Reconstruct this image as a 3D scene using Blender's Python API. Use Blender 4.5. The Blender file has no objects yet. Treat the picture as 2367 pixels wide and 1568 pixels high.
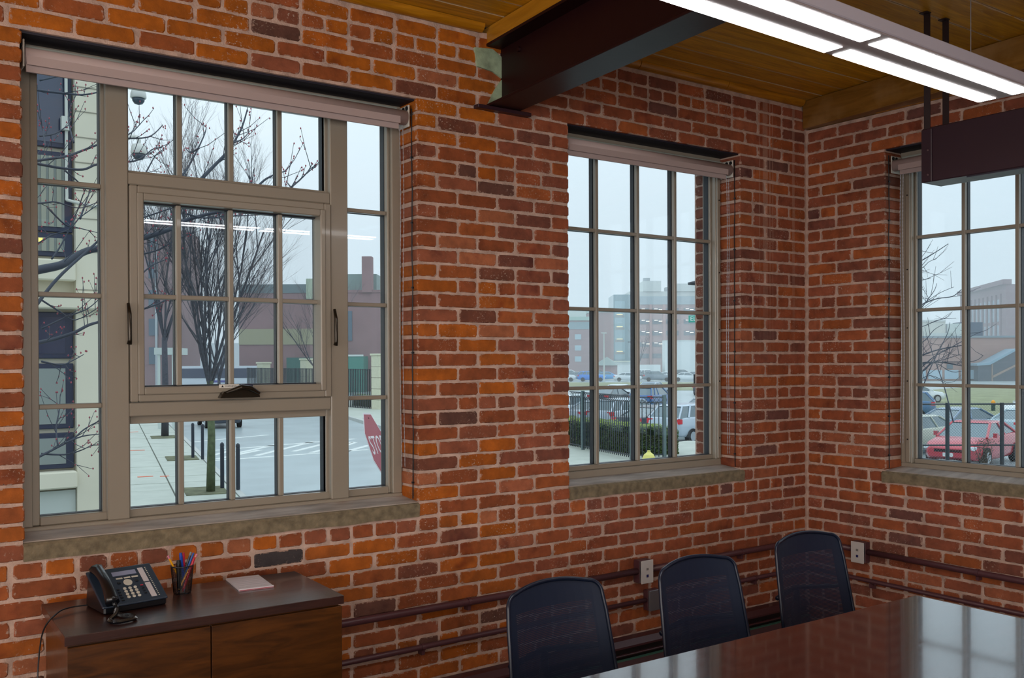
import bpy, bmesh, math, random
from mathutils import Vector, Matrix
random.seed(11)
PI = math.pi
SC = bpy.context.scene
COL = SC.collection
# ------------------------------------------------------------------ camera
F_PX, YAW, PIT, ROL, SY = 2223.0, 0.95315, -0.005984, -0.00392, 60.88
CAM = Vector((-4.8343, -3.72, 1.58))
fw = Vector((math.cos(YAW)*math.cos(PIT), math.sin(YAW)*math.cos(PIT), math.sin(PIT)))
rt = Vector((math.sin(YAW), -math.cos(YAW), 0)); up = rt.cross(fw)
rt, up = (math.cos(ROL)*rt+math.sin(ROL)*up), (-math.sin(ROL)*rt+math.cos(ROL)*up)
cd = bpy.data.cameras.new('camera'); cam = bpy.data.objects.new('camera', cd); COL.objects.link(cam)
cd.sensor_width = 36; cd.lens = F_PX*36/2367; cd.shift_y = SY/2367; cd.clip_start = .05; cd.clip_end = 900
cam.matrix_world = Matrix(((rt.x, up.x, -fw.x, CAM.x), (rt.y, up.y, -fw.y, CAM.y), (rt.z, up.z, -fw.z, CAM.z), (0, 0, 0, 1)))
SC.camera = cam
SC.view_settings.view_transform = 'Standard'; SC.view_settings.look = 'None'
SC.view_settings.exposure = 0.0; SC.view_settings.gamma = 1.0; SC.view_settings.use_curve_mapping = False
SC.cycles.max_bounces = 8; SC.cycles.transparent_max_bounces = 24; SC.cycles.diffuse_bounces = 4; SC.cycles.volume_bounces = 2
SC.cycles.caustics_reflective = False; SC.cycles.caustics_refractive = False
# ------------------------------------------------------------------ overcast sky
SKY = 1.0
wd = bpy.data.worlds.new('overcast_sky'); SC.world = wd; wd.use_nodes = True
wt = wd.node_tree; wt.nodes.clear()
_o = wt.nodes.new('ShaderNodeOutputWorld'); _b = wt.nodes.new('ShaderNodeBackground'); _tc = wt.nodes.new('ShaderNodeTexCoord')
_n = wt.nodes.new('ShaderNodeTexNoise'); _n.inputs['Scale'].default_value = 1.6; _n.inputs['Detail'].default_value = 3
_r = wt.nodes.new('ShaderNodeValToRGB'); _r.color_ramp.elements[0].position = .3; _r.color_ramp.elements[1].position = .7
_r.color_ramp.elements[0].color = (.62, .79, .90, 1); _r.color_ramp.elements[1].color = (.76, .88, .95, 1)
wt.links.new(_tc.outputs['Generated'], _n.inputs['Vector']); wt.links.new(_n.outputs['Fac'], _r.inputs['Fac'])
# overcast skies brighten smoothly toward the zenith
_s = wt.nodes.new('ShaderNodeSeparateXYZ'); wt.links.new(_tc.outputs['Generated'], _s.inputs[0])
_m = wt.nodes.new('ShaderNodeMapRange'); _m.inputs['To Min'].default_value = .94; _m.inputs['To Max'].default_value = 2.1; wt.links.new(_s.outputs['Z'], _m.inputs['Value'])
_x = wt.nodes.new('ShaderNodeMix'); _x.data_type = 'RGBA'; _x.blend_type = 'MULTIPLY'; _x.clamp_result = False; _x.inputs[0].default_value = 1
wt.links.new(_r.outputs['Color'], _x.inputs[6]); wt.links.new(_m.outputs[0], _x.inputs[7]); wt.links.new(_x.outputs[2], _b.inputs['Color']); _b.inputs['Strength'].default_value = SKY
wt.links.new(_b.outputs[0], _o.inputs[0])
LAMP_E = 26.0      # linear pendants (the one in view and its fellows over the rest of the room)

def area(name, loc, rot, sx, sy, power, col):
    l = bpy.data.lights.new(name, 'AREA'); l.shape = 'RECTANGLE'; l.size = sx; l.size_y = sy; l.energy = power; l.color = col
    o = bpy.data.objects.new(name, l); COL.objects.link(o); o.location = loc; o.rotation_euler = rot; return o
# fill lights added before the unseen back and left walls to brighten the room
area('back_fill_light', (-6.1, -7.4, 1.75), (PI/2, 0, 0), 5.2, 2.2, 185, (1.0, .95, .92))
area('left_fill_light', (-8.8, -3.6, 1.75), (PI/2, 0, -PI/2), 6.4, 2.2, 145, (1.0, .95, .92))

# thin mist over the distance, from the far side of the street outward
def mist():
    me = bpy.data.meshes.new('mist'); x0, x1, y0, y1, z0, z1 = 12, 425, 58, 425, -2.2, 34
    vs = []; poly = [(-50, 58), (22, 58), (60, 22), (60, -150), (425, -150), (425, 425), (-50, 425)]; n = len(poly)
    me.from_pydata([(x, y, z0) for x, y in poly]+[(x, y, z1) for x, y in poly], [], [tuple(range(n))[::-1], tuple(range(n, 2*n))]+[(i, (i+1) % n, n+(i+1) % n, n+i) for i in range(n)])
    m = bpy.data.materials.new('mist'); m.use_nodes = True; nt = m.node_tree; nt.nodes.remove(nt.nodes['Principled BSDF'])
    v = nt.nodes.new('ShaderNodeVolumeScatter'); v.inputs['Density'].default_value = .0021; v.inputs['Color'].default_value = (.97, .99, 1, 1); nt.links.new(v.outputs[0], nt.nodes['Material Output'].inputs['Volume'])
    me.materials.append(m); o = bpy.data.objects.new('mist', me); COL.objects.link(o); o['kind'] = 'stuff'; o['label'] = 'thin mist hanging over the distant buildings'; o['category'] = 'mist'
mist()

# ------------------------------------------------------------------ helpers
def s(r, g, b):
    f = lambda c: (c/255/12.92) if c/255 <= .04045 else ((c/255+.055)/1.055)**2.4
    return (f(r), f(g), f(b))
def new_mat(name):
    m = bpy.data.materials.new(name); m.use_nodes = True
    nt = m.node_tree; p = nt.nodes['Principled BSDF']; return m, nt, p
_MC = {}
def mat(name, col, rough=.5, metal=0., var=0., vscale=8., bump=0., bscale=60., coat=0., spec=.5, emit=0., obj=False, stretch=None):
    if name in _MC: return _MC[name]
    m, nt, p = new_mat(name); N, L = nt.nodes, nt.links
    p.inputs['Roughness'].default_value = rough; p.inputs['Metallic'].default_value = metal
    p.inputs['Coat Weight'].default_value = coat; p.inputs['Specular IOR Level'].default_value = spec
    p.inputs['Coat Roughness'].default_value = .05
    c4 = (*col, 1)
    if var > 0 or bump > 0:
        g = N.new('ShaderNodeTexCoord'); mp = N.new('ShaderNodeMapping')
        L.new(g.outputs['Object'], mp.inputs['Vector'])
        if stretch: mp.inputs['Scale'].default_value = stretch
    if var > 0:
        n = N.new('ShaderNodeTexNoise'); n.inputs['Scale'].default_value = vscale; n.inputs['Detail'].default_value = 5
        L.new(mp.outputs[0], n.inputs['Vector'])
        r = N.new('ShaderNodeValToRGB'); r.color_ramp.elements[0].position = .3; r.color_ramp.elements[1].position = .7
        r.color_ramp.elements[0].color = tuple(c*(1-var) for c in col)+(1,); r.color_ramp.elements[1].color = tuple(min(1, c*(1+var)) for c in col)+(1,)
        L.new(n.outputs['Fac'], r.inputs['Fac']); L.new(r.outputs['Color'], p.inputs['Base Color'])
    else: p.inputs['Base Color'].default_value = c4
    if bump > 0:
        n2 = N.new('ShaderNodeTexNoise'); n2.inputs['Scale'].default_value = bscale; n2.inputs['Detail'].default_value = 4
        L.new(mp.outputs[0], n2.inputs['Vector'])
        b = N.new('ShaderNodeBump'); b.inputs['Strength'].default_value = bump; b.inputs['Distance'].default_value = .004
        L.new(n2.outputs['Fac'], b.inputs['Height']); L.new(b.outputs[0], p.inputs['Normal'])
    if emit > 0:
        p.inputs['Emission Color'].default_value = c4; p.inputs['Emission Strength'].default_value = emit
    _MC[name] = m; return m

class MB:
    def __init__(self, off=(0, 0, 0)): self.v = []; self.f = []; self.o = Vector(off)
    def add(self, vs, fs):
        k = len(self.v); self.v += [tuple(Vector(a)-self.o) for a in vs]; self.f += [tuple(i+k for i in f) for f in fs]
    def box(self, x0, x1, y0, y1, z0, z1):
        if x0 > x1: x0, x1 = x1, x0
        if y0 > y1: y0, y1 = y1, y0
        if z0 > z1: z0, z1 = z1, z0
        self.add([(x0, y0, z0), (x1, y0, z0), (x1, y1, z0), (x0, y1, z0), (x0, y0, z1), (x1, y0, z1), (x1, y1, z1), (x0, y1, z1)],
                 [(0, 3, 2, 1), (4, 5, 6, 7), (0, 1, 5, 4), (1, 2, 6, 5), (2, 3, 7, 6), (3, 0, 4, 7)]); return self
    def obox(self, c, ux, uy, uz, hx, hy, hz):      # box with given axes
        c, ux, uy, uz = Vector(c), Vector(ux), Vector(uy), Vector(uz)
        vs = [c+ux*a*hx+uy*b*hy+uz*d*hz for d in (-1, 1) for a, b in ((-1, -1), (1, -1), (1, 1), (-1, 1))]
        self.add(vs, [(0, 3, 2, 1), (4, 5, 6, 7), (0, 1, 5, 4), (1, 2, 6, 5), (2, 3, 7, 6), (3, 0, 4, 7)]); return self
    def prism(self, poly, axis, a, b):               # polygon extruded along an axis
        n = len(poly)
        def P(u, w, t): return {0: (t, u, w), 1: (u, t, w), 2: (u, w, t)}[axis]
        self.add([P(u, w, a) for u, w in poly]+[P(u, w, b) for u, w in poly],
                 [tuple(range(n))[::-1], tuple(range(n, 2*n))]+[(i, (i+1) % n, n+(i+1) % n, n+i) for i in range(n)]); return self
    def tube(self, pts, r0, r1=None, n=8, cap=True):
        pts = [Vector(p) for p in pts]; r1 = r0 if r1 is None else r1; m = len(pts); vs = []
        t = (pts[1]-pts[0]).normalized(); a = t.orthogonal().normalized()
        for i, p in enumerate(pts):
            if 0 < i < m-1: t2 = (pts[i+1]-pts[i-1])
            elif i == 0: t2 = pts[1]-pts[0]
            else: t2 = pts[-1]-pts[-2]
            t2 = t2.normalized() if t2.length > 1e-9 else t
            a = (a-t2*a.dot(t2)); a = a.normalized() if a.length > 1e-6 else t2.orthogonal().normalized()
            b = t2.cross(a); t = t2
            r = r0[i] if isinstance(r0, (list, tuple)) else r0+(r1-r0)*i/(m-1)
            vs += [p+(a*math.cos(2*PI*k/n)+b*math.sin(2*PI*k/n))*r for k in range(n)]
        fs = [(i*n+k, i*n+(k+1) % n, (i+1)*n+(k+1) % n, (i+1)*n+k) for i in range(m-1) for k in range(n)]
        if cap: fs += [tuple(range(n))[::-1], tuple((m-1)*n+k for k in range(n))]
        self.add(vs, fs); return self
    def cyl(self, c, axis, r, h, n=16):
        c = Vector(c); a = Vector(axis).normalized(); return self.tube([c-a*h/2, c+a*h/2], r, n=n)
    def lathe(self, prof, c=(0, 0, 0), n=16, M=None):
        c = Vector(c); vs = []
        for r, z in prof:
            for k in range(n):
                p = Vector((r*math.cos(2*PI*k/n), r*math.sin(2*PI*k/n), z)); vs.append((M @ p if M else p)+c)
        m = len(prof)
        self.add(vs, [(i*n+k, i*n+(k+1) % n, (i+1)*n+(k+1) % n, (i+1)*n+k) for i in range(m-1) for k in range(n)]+[tuple(range(n))[::-1], tuple((m-1)*n+k for k in range(n))]); return self
    def quad(self, a, b, c, d): self.add([a, b, c, d], [(0, 1, 2, 3)]); return self
    def build(self, name, m=None, parent=None, smooth=False, bevel=0., seg=1, label=None, kind=None):
        me = bpy.data.meshes.new(name); me.from_pydata([tuple(a) for a in self.v], [], self.f); me.update()
        if smooth:
            me.polygons.foreach_set('use_smooth', [True]*len(me.polygons))
        if m: me.materials.append(m)
        o = bpy.data.objects.new(name, me); COL.objects.link(o)
        if parent: o.parent = parent
        if bevel > 0:
            md = o.modifiers.new('bevel', 'BEVEL'); md.width = bevel; md.segments = seg; md.limit_method = 'ANGLE'; md.angle_limit = .6
            if smooth is False and seg > 1:
                me.polygons.foreach_set('use_smooth', [True]*len(me.polygons)); md.harden_normals = True
        if smooth == 'auto': pass
        if label: o['label'] = label
        if kind: o['kind'] = kind
        return o
def tag(o, label, cat, group=None, kind=None):
    o['label'] = label
    if cat: o['category'] = cat
    if group: o['group'] = group
    if kind: o['kind'] = kind
    return o
def thing(name, label, cat, loc=(0, 0, 0), rz=0., group=None, kind=None):
    o = bpy.data.objects.new(name, None); COL.objects.link(o); o.location = loc; o.rotation_euler = (0, 0, rz); o.empty_display_size = .1
    return tag(o, label, cat, group, kind)
def struct(name, label=None, loc=(0, 0, 0)):
    o = bpy.data.objects.new(name, None); COL.objects.link(o); o.location = loc; o['kind'] = 'structure'
    if label: o['label'] = label
    return o
def copy_tree(o, parent=None):
    c = o.copy(); COL.objects.link(c)
    if parent: c.parent = parent
    for ch in o.children: copy_tree(ch, c)
    return c
def text_mesh(name, body, size, m, parent, M, ext=.001, align='CENTER', sx=1.):
    cu = bpy.data.curves.new(name, 'FONT'); cu.body = body; cu.size = size; cu.extrude = ext; cu.align_x = align; cu.align_y = 'CENTER'; cu.resolution_u = 3
    t = bpy.data.objects.new('tmp', cu); COL.objects.link(t)
    dg = bpy.context.evaluated_depsgraph_get(); me = bpy.data.meshes.new_from_object(t.evaluated_get(dg)); bpy.data.objects.remove(t)
    me.transform(M @ Matrix.Diagonal((sx, 1, 1, 1))); me.materials.clear(); me.materials.append(m)
    o = bpy.data.objects.new(name, me); COL.objects.link(o); o.parent = parent; return o
def px(P):     # where a point falls in the photograph's frame, used only to rank bricks by size
    d = Vector(P)-CAM; z = d.dot(fw); return 1183.5+F_PX*d.dot(rt)/z, 784+SY-F_PX*d.dot(up)/z, z

# ------------------------------------------------------------------ masonry materials
def brick_mat(name, geo):
    m, nt, p = new_mat(name); N, L = nt.nodes, nt.links
    if geo: c = N.new('ShaderNodeAttribute'); c.attribute_name = 'tint'; csock = c.outputs['Color']
    else: c = N.new('ShaderNodeObjectInfo'); csock = c.outputs['Color']
    g = N.new('ShaderNodeNewGeometry'); P = g.outputs['Position']
    def noise(sc, det=4, rough=.6):
        n = N.new('ShaderNodeTexNoise'); n.inputs['Scale'].default_value = sc; n.inputs['Detail'].default_value = det; n.inputs['Roughness'].default_value = rough
        L.new(P, n.inputs['Vector']); return n.outputs['Fac']
    def ramp(f, a, b, ca=(0, 0, 0, 1), cb=(1, 1, 1, 1)):
        r = N.new('ShaderNodeValToRGB'); r.color_ramp.elements[0].position = a; r.color_ramp.elements[1].position = b
        r.color_ramp.elements[0].color = ca; r.color_ramp.elements[1].color = cb; L.new(f, r.inputs['Fac']); return r.outputs['Color']
    def mix(f, a, b, mode='MIX', fac=None):
        x = N.new('ShaderNodeMix'); x.data_type = 'RGBA'; x.blend_type = mode
        if f is not None: L.new(f, x.inputs[0])
        else: x.inputs[0].default_value = fac
        for sock, v in ((x.inputs[6], a), (x.inputs[7], b)):
            if isinstance(v, tuple): sock.default_value = v
            else: L.new(v, sock)
        return x.outputs[2]
    base = mix(None, csock, ramp(noise(14, 5), .25, .8, (.6, .6, .6, 1), (1.34, 1.3, 1.26, 1)), 'MULTIPLY', 1.)
    base = mix(ramp(noise(5, 3), .58, .70), base, mix(None, base, (.62, .5, .55, 1), 'MULTIPLY', 1.), 'MIX')      # kiln-darkened patches
    patch = ramp(noise(3.2, 2), .52, .70); fine = ramp(noise(95, 3, .7), .60, .64)
    mm = N.new('ShaderNodeMath'); mm.operation = 'MULTIPLY'; L.new(patch, mm.inputs[0]); L.new(fine, mm.inputs[1])
    base = mix(mm.outputs[0], base, (.52, .40, .33, 1))                       # lime crumbs
    base = mix(ramp(noise(60, 2), .22, .27, (1, 1, 1, 1), (0, 0, 0, 1)), base, (.05, .03, .025, 1))    # pits
    ra = N.new('ShaderNodeAttribute'); ra.attribute_name = 'rim'
    rs = N.new('ShaderNodeMath'); rs.operation = 'MULTIPLY_ADD'; L.new(noise(38, 5, .7), rs.inputs[0]); rs.inputs[1].default_value = -.9; L.new(ra.outputs['Fac'], rs.inputs[2])
    sm = ramp(rs.outputs[0], 0., 1.); sr = N.new('ShaderNodeMapRange'); L.new(rs.outputs[0], sr.inputs['Value'])
    sr.inputs['From Min'].default_value = -.465; sr.inputs['From Max'].default_value = -.515; sr.inputs['To Min'].default_value = 0; sr.inputs['To Max'].default_value = .85
    base = mix(sr.outputs[0], base, (*s(176, 146, 130), 1))
    # pale dribbles near the corner of the two walls
    sx = N.new('ShaderNodeSeparateXYZ'); L.new(P, sx.inputs[0])
    def band(c0, w):
        a = N.new('ShaderNodeMath'); a.operation = 'SUBTRACT'; L.new(sx.outputs['X'], a.inputs[0]); a.inputs[1].default_value = c0
        b = N.new('ShaderNodeMath'); b.operation = 'ABSOLUTE'; L.new(a.outputs[0], b.inputs[0])
        c_ = N.new('ShaderNodeMath'); c_.operation = 'LESS_THAN'; L.new(b.outputs[0], c_.inputs[0]); c_.inputs[1].default_value = w; return c_.outputs[0]
    zz = ramp(sx.outputs['Z'], 0, 1) ; mz = N.new('ShaderNodeMapRange'); L.new(sx.outputs['Z'], mz.inputs['Value'])
    mz.inputs['From Min'].default_value = 1.5; mz.inputs['From Max'].default_value = 2.5; mz.inputs['To Min'].default_value = .0; mz.inputs['To Max'].default_value = .32
    for c0, w in ((-.375, .022), (-.335, .006), (-.31, .004), (-.12, .012), (-.425, .004)):
        q = N.new('ShaderNodeMath'); q.operation = 'MULTIPLY'; L.new(band(c0, w), q.inputs[0]); L.new(mz.outputs[0], q.inputs[1])
        base = mix(q.outputs[0], base, (.5, .33, .25, 1))
    L.new(base, p.inputs['Base Color']); p.inputs['Roughness'].default_value = .78; p.inputs['Specular IOR Level'].default_value = .35
    b = N.new('ShaderNodeBump'); b.inputs['Strength'].default_value = .5; b.inputs['Distance'].default_value = .004
    L.new(noise(45, 5, .65), b.inputs['Height']); L.new(b.outputs[0], p.inputs['Normal']); return m
M_BR = brick_mat('brick_face', False); M_BRS = brick_mat('brick_face_joined', True)
M_MORT = mat('mortar', s(190, 162, 148), .9, var=.25, vscale=18, bump=1., bscale=130)
PAL = [(s(142, 76, 42), 28), (s(152, 82, 40), 18), (s(162, 88, 30), 12), (s(140, 80, 56), 16), (s(120, 70, 52), 12), (s(98, 64, 54), 6), (s(66, 60, 62), 1.2), (s(160, 96, 64), 7)]
def brick_col(u, z, rnd):
    r = rnd.random()*sum(w for _, w in PAL); c = PAL[0][0]
    for cc, w in PAL:
        r -= w
        if r <= 0: c = cc; break
    if z > 2.6 and u < -2.2 and rnd.random() < .6: c = s(168, 92, 14)  # warm light near the ceiling tinted into the upper left bricks
    elif u < -2.2 and rnd.random() < .18: c = s(166, 88, 20)
    if u > -2.2: c = tuple(a*.66+b*.34 for a, b in zip(c, s(160, 88, 66)))
    k = rnd.uniform(.86, 1.12); return (c[0]*k, c[1]*k, c[2]*k, 1)
def brick_geo(w, h, rnd, d=.05):
    a = w/2; b = h/2; j = lambda q: rnd.uniform(-q, q); c = lambda: rnd.uniform(.003, .011)
    o = [(-a+c(), b), (j(a*.5), b+j(.0018)), (a-c(), b), (a, b-c()), (a, -b+c()), (a-c(), -b), (j(a*.5), -b+j(.0018)), (-a+c(), -b), (-a, -b+c()), (-a, b-c())]
    o = [(x+j(.0018), y+j(.0016)) for x, y in o]
    f = rnd.uniform(-.002, .002)
    front = [(x*(1-.004/a), y*(1-.003/b), f+j(.0006)) for x, y in o]; mid = [(x, y, .0045) for x, y in o]; back = [(x, y, d) for x, y in o]
    return front+mid+back+[(0, 0, f)]
BF = [((i+1) % 10, i, 30) for i in range(10)]+[(i+k, i+k+10, (i+1) % 10+k+10, (i+1) % 10+k) for k in (0, 10) for i in range(10)]
HB, LM, HM = .0667, .216, .108
Z0 = .8464
def fill(a, b, hdr, odd, anchor):
    mod = HM if hdr else LM; out = []
    j = anchor+(HM if (odd and not hdr) else 0)
    k0 = math.floor((a-j)/mod)
    cuts = [a]
    x = j+k0*mod
    while x < b+mod:
        if a+.07 < x < b-.07: cuts.append(x)
        x += mod
    cuts.append(b)
    return list(zip(cuts[:-1], cuts[1:]))
def rim(me, n):      # 1 in the middle of each brick's face, 0 at its arris: where mortar smears over
    a = me.attributes.new('rim', 'FLOAT', 'POINT'); a.data.foreach_set('value', ([0.]*20+[1.]*11)*n)
def wall_bricks(parent, name_u, openings, u0, u1, ztop, mapf, hide, seed, tintu=lambda u: u, zbot=-.05):
    rnd = random.Random(seed); cache = {}; cells = []
    c = -14
    while True:
        zc = Z0+HB*c; zb, zt = zc-HB/2, zc+HB/2
        if zt > ztop+.03: break
        if zb > zbot-.03:
            zt2 = min(zt, ztop+.004)
            cuts = []
            for (ua, ub, za, zb2, soff) in openings:
                if zt2 > za+.02 and zb < zb2-.02: cuts.append((ua, ub))
            iv = [(u0, u1)]
            for ua, ub in cuts:
                nv = []
                for a, b in iv:
                    if ub <= a or ua >= b: nv.append((a, b)); continue
                    if ua > a: nv.append((a, ua))
                    if ub < b: nv.append((ub, b))
                iv = nv
            hdr = c % 8 == 0; odd = c % 2 == 1
            for a, b in iv:
                edge_l = any(abs(a-ub) < 1e-6 for _, ub in cuts); edge_r = any(abs(b-ua) < 1e-6 for ua, _ in cuts)
                anc = a if edge_l and not edge_r else (b if edge_r else -2.706)
                if hdr and (edge_l or edge_r):
                    if edge_r and b-a > .5:
                        cs = fill(a, b-LM, True, False, b-LM)+[(b-LM, b)] if not edge_l else [(a, a+LM)]+fill(a+LM, b-.17, True, False, a+LM)+[(b-.17, b)]
                    else: cs = fill(a, b, True, odd, anc)
                else: cs = fill(a, b, hdr, odd, anc)
                for (p, q) in cs:
                    jl = 0 if p == a else rnd.uniform(-.005, .005); w = (q-p)-.0125+rnd.uniform(-.004, .003)
                    h = (zt2-zb)-.0125+rnd.uniform(-.002, .002)
                    e = (edge_l and p == a) or (edge_r and q == b)
                    cu, w2 = (p+q)/2+jl*.5, w
                    if edge_l and p == a: w2 = q-p-.006; cu = p+w2/2+rnd.uniform(-.002, .001)
                    if edge_r and q == b: w2 = q-p-.006; cu = q-w2/2+rnd.uniform(-.001, .002)
                    cells.append([cu, (zb+zt2)/2+rnd.uniform(-.001, .001), w2, h, e])
        c += 1
    def area(cell):
        u, z, w, h, e = cell; pts = [mapf(u+a*w/2, z+b*h/2, 0) for a, b in ((-1, -1), (1, -1), (1, 1), (-1, 1))]
        if (Vector(mapf(u, z, 0))-CAM).dot(fw) < .3: return 0
        q = [px(P)[:2] for P in pts]; q = [(min(max(x, 0), 2367), min(max(y, 0), 1568)) for x, y in q]
        ar = abs(sum(q[i][0]*q[(i+1) % 4][1]-q[(i+1) % 4][0]*q[i][1] for i in range(4)))/2
        return 0 if hide(u, z) else ar
    for cl in cells: cl.append(area(cl))
    cells.sort(key=lambda t: -t[5])
    Mo = Matrix([[*(Vector(mapf(1, 0, 0))-Vector(mapf(0, 0, 0)))], [*(Vector(mapf(0, 1, 0))-Vector(mapf(0, 0, 0)))], [*(Vector(mapf(0, 0, 1))-Vector(mapf(0, 0, 0)))]]).transposed().to_4x4()
    SV, SF, SCc = [], [], []
    for i, (u, z, w, h, e, ar) in enumerate(cells):
        col = brick_col(tintu(u), z, rnd)
        if i < 300 and ar > 0:
            kind = round(w/.012); key = (kind, round(h/.006), e, rnd.randrange(4))
            if key not in cache:
                me = bpy.data.meshes.new('brick'); W = w; me.from_pydata(brick_geo(W, h, rnd, .15 if e else .04), [], BF); me.transform(Mo @ Matrix(((1, 0, 0, 0), (0, 1, 0, 0), (0, 0, 1, 0), (0, 0, 0, 1))))
                me.materials.append(M_BR); me.update(); rim(me, 1); cache[key] = (me, w, h)
            me, mw, mh = cache[key]
            o = bpy.data.objects.new('brick', me); COL.objects.link(o); o.parent = parent; o.location = mapf(u, z, 0); o.color = col
            sc_ = Vector((1, 1, mh and h/mh)); k = w/mw
            ax = Vector(mapf(1, 0, 0))-Vector(mapf(0, 0, 0)); o.scale = (1+(k-1)*abs(ax.x), 1+(k-1)*abs(ax.y), h/mh)
        else:
            g = brick_geo(w, h, rnd, .15 if e else .04); k = len(SV)
            SV += [mapf(u+a, z+b, d) for a, b, d in g]; SF += [tuple(i2+k for i2 in f) for f in BF]; SCc += [col]*len(g)
    me = bpy.data.meshes.new('brickwork'); me.from_pydata(SV, [], SF); me.update()
    rim(me, len(SV)//31)
    at = me.color_attributes.new('tint', 'FLOAT_COLOR', 'POINT')
    at.data.foreach_set('color', [v for c4 in SCc for v in c4]); me.materials.append(M_BRS)
    o = bpy.data.objects.new('remaining_bricks', me); COL.objects.link(o); o.parent = parent; o['kind'] = 'stuff'
# ------------------------------------------------------------------ room shell
FLZ, CEZ = -.05, 3.13
TH = .36
W1 = (-4.28, -2.706, .885, 2.735); W2 = (-1.842, -.59, .885, 2.75); W3 = (-1.79, -.533, .885, 2.75)   # last: along y
def mortar_wall(openings, u0, u1, z1, fn, parent):
    b = MB(); us = sorted([u0, u1]+[v for o in openings for v in o[:2]])
    for a, c in zip(us[:-1], us[1:]):
        op = [o for o in openings if o[0] <= a+1e-6 and o[1] >= c-1e-6]
        for (za, zb) in ([(FLZ, z1)] if not op else [(FLZ, op[0][2]), (op[0][3], z1)]):
            pts = [fn(a, za, .0045), fn(c, za, .0045), fn(c, za, TH), fn(a, za, TH), fn(a, zb, .0045), fn(c, zb, .0045), fn(c, zb, TH), fn(a, zb, TH)]
            b.add(pts, [(0, 3, 2, 1), (4, 5, 6, 7), (0, 1, 5, 4), (1, 2, 6, 5), (2, 3, 7, 6), (3, 0, 4, 7)])
    return b.build('mortar', M_MORT, parent)
fA = lambda u, z, d: (u, d, z)
fB = lambda u, z, d: (d, u, z)
G6 = .006
wA = struct('wall_front', 'red brick wall with two windows and pale mortar joints')
mortar_wall([(W1[0]-G6, W1[1]+G6, W1[2], W1[3]+.004), (W2[0]-G6, W2[1]+G6, W2[2], W2[3]+.004)], -9.0, .36, 3.10, fA, wA)
wall_bricks(wA, 'x', [(*W1, 0), (*W2, 0)], -5.9, -.004, 3.095, fA, lambda u, z: (-4.27 < u < -3.35 and z < .74) or (abs(u+2.24) < .09 and z > 2.76), 3)
wB = struct('wall_right', 'red brick wall with the right-hand window')
mortar_wall([(W3[0]-G6, W3[1]+G6, W3[2], W3[3]+.004)], -7.5, .006, 2.96, fB, wB)
wall_bricks(wB, 'y', [(*W3, 0)], -3.6, -.004, 2.955, fB, lambda u, z: u < -2.3, 5, tintu=lambda u: 0)
# bricks set into the jambs and on the outer reveals
def jamb(parent, fn, z0, z1, seed, outer=True, inner=True):
    rnd = random.Random(seed); c = -1
    for c in range(0, 30):
        zc = Z0+HB*c
        if zc-HB/2 < z0-.01 or zc+HB/2 > z1+.02: continue
        segs = []
        if outer: segs.append((.245 if c % 2 else .205, .352))
        for a, b in segs:
            me = bpy.data.meshes.new('brick'); w = b-a-.008
            me.from_pydata([fn((a+b)/2+x, zc+y, dd-.001) for x, y, dd in brick_geo(w, HB-.011, rnd, .03)], [], BF); me.update(); me.materials.append(M_BR); rim(me, 1)
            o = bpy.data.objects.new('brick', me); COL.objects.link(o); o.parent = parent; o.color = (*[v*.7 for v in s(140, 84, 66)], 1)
jamb(wA, lambda a, z, d: (W2[1]+d, a, z), .99, 2.7, 7)
jamb(wB, lambda a, z, d: (a, W3[1]+d, z), .99, 2.7, 8)
# plaster repairs round the beam end
M_GREEN = mat('green_paint_plaster', s(150, 168, 140), .85, var=.4, vscale=14, bump=.6, bscale=60)
pl = MB(); pl.prism([(-2.385, 2.935), (-2.30, 2.925), (-2.245, 2.90), (-2.245, 3.0), (-2.30, 3.03), (-2.40, 3.02)], 1, -.007, .01)
pl.prism([(-2.33, 2.765), (-2.245, 2.80), (-2.245, 2.90), (-2.29, 2.84)], 1, -.008, .01)
pl.build('plaster_repair', M_GREEN, wA)
M_WHITE = mat('off_white_paint', s(205, 198, 188), .85, var=.06, vscale=3, bump=.2)
o = MB().box(-9, -8.88, -7.5, .3, FLZ, CEZ).build('wall_left', M_WHITE); o['kind'] = 'structure'
o = MB().box(-9, .36, -7.62, -7.5, FLZ, CEZ).build('wall_back', M_WHITE); o['kind'] = 'structure'
o = MB().box(-9, .36, -7.6, .36, FLZ-.12, FLZ).build('floor', mat('carpet', s(84, 76, 74), .95, var=.2, vscale=60, bump=.6, bscale=300)); o['kind'] = 'structure'
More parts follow.
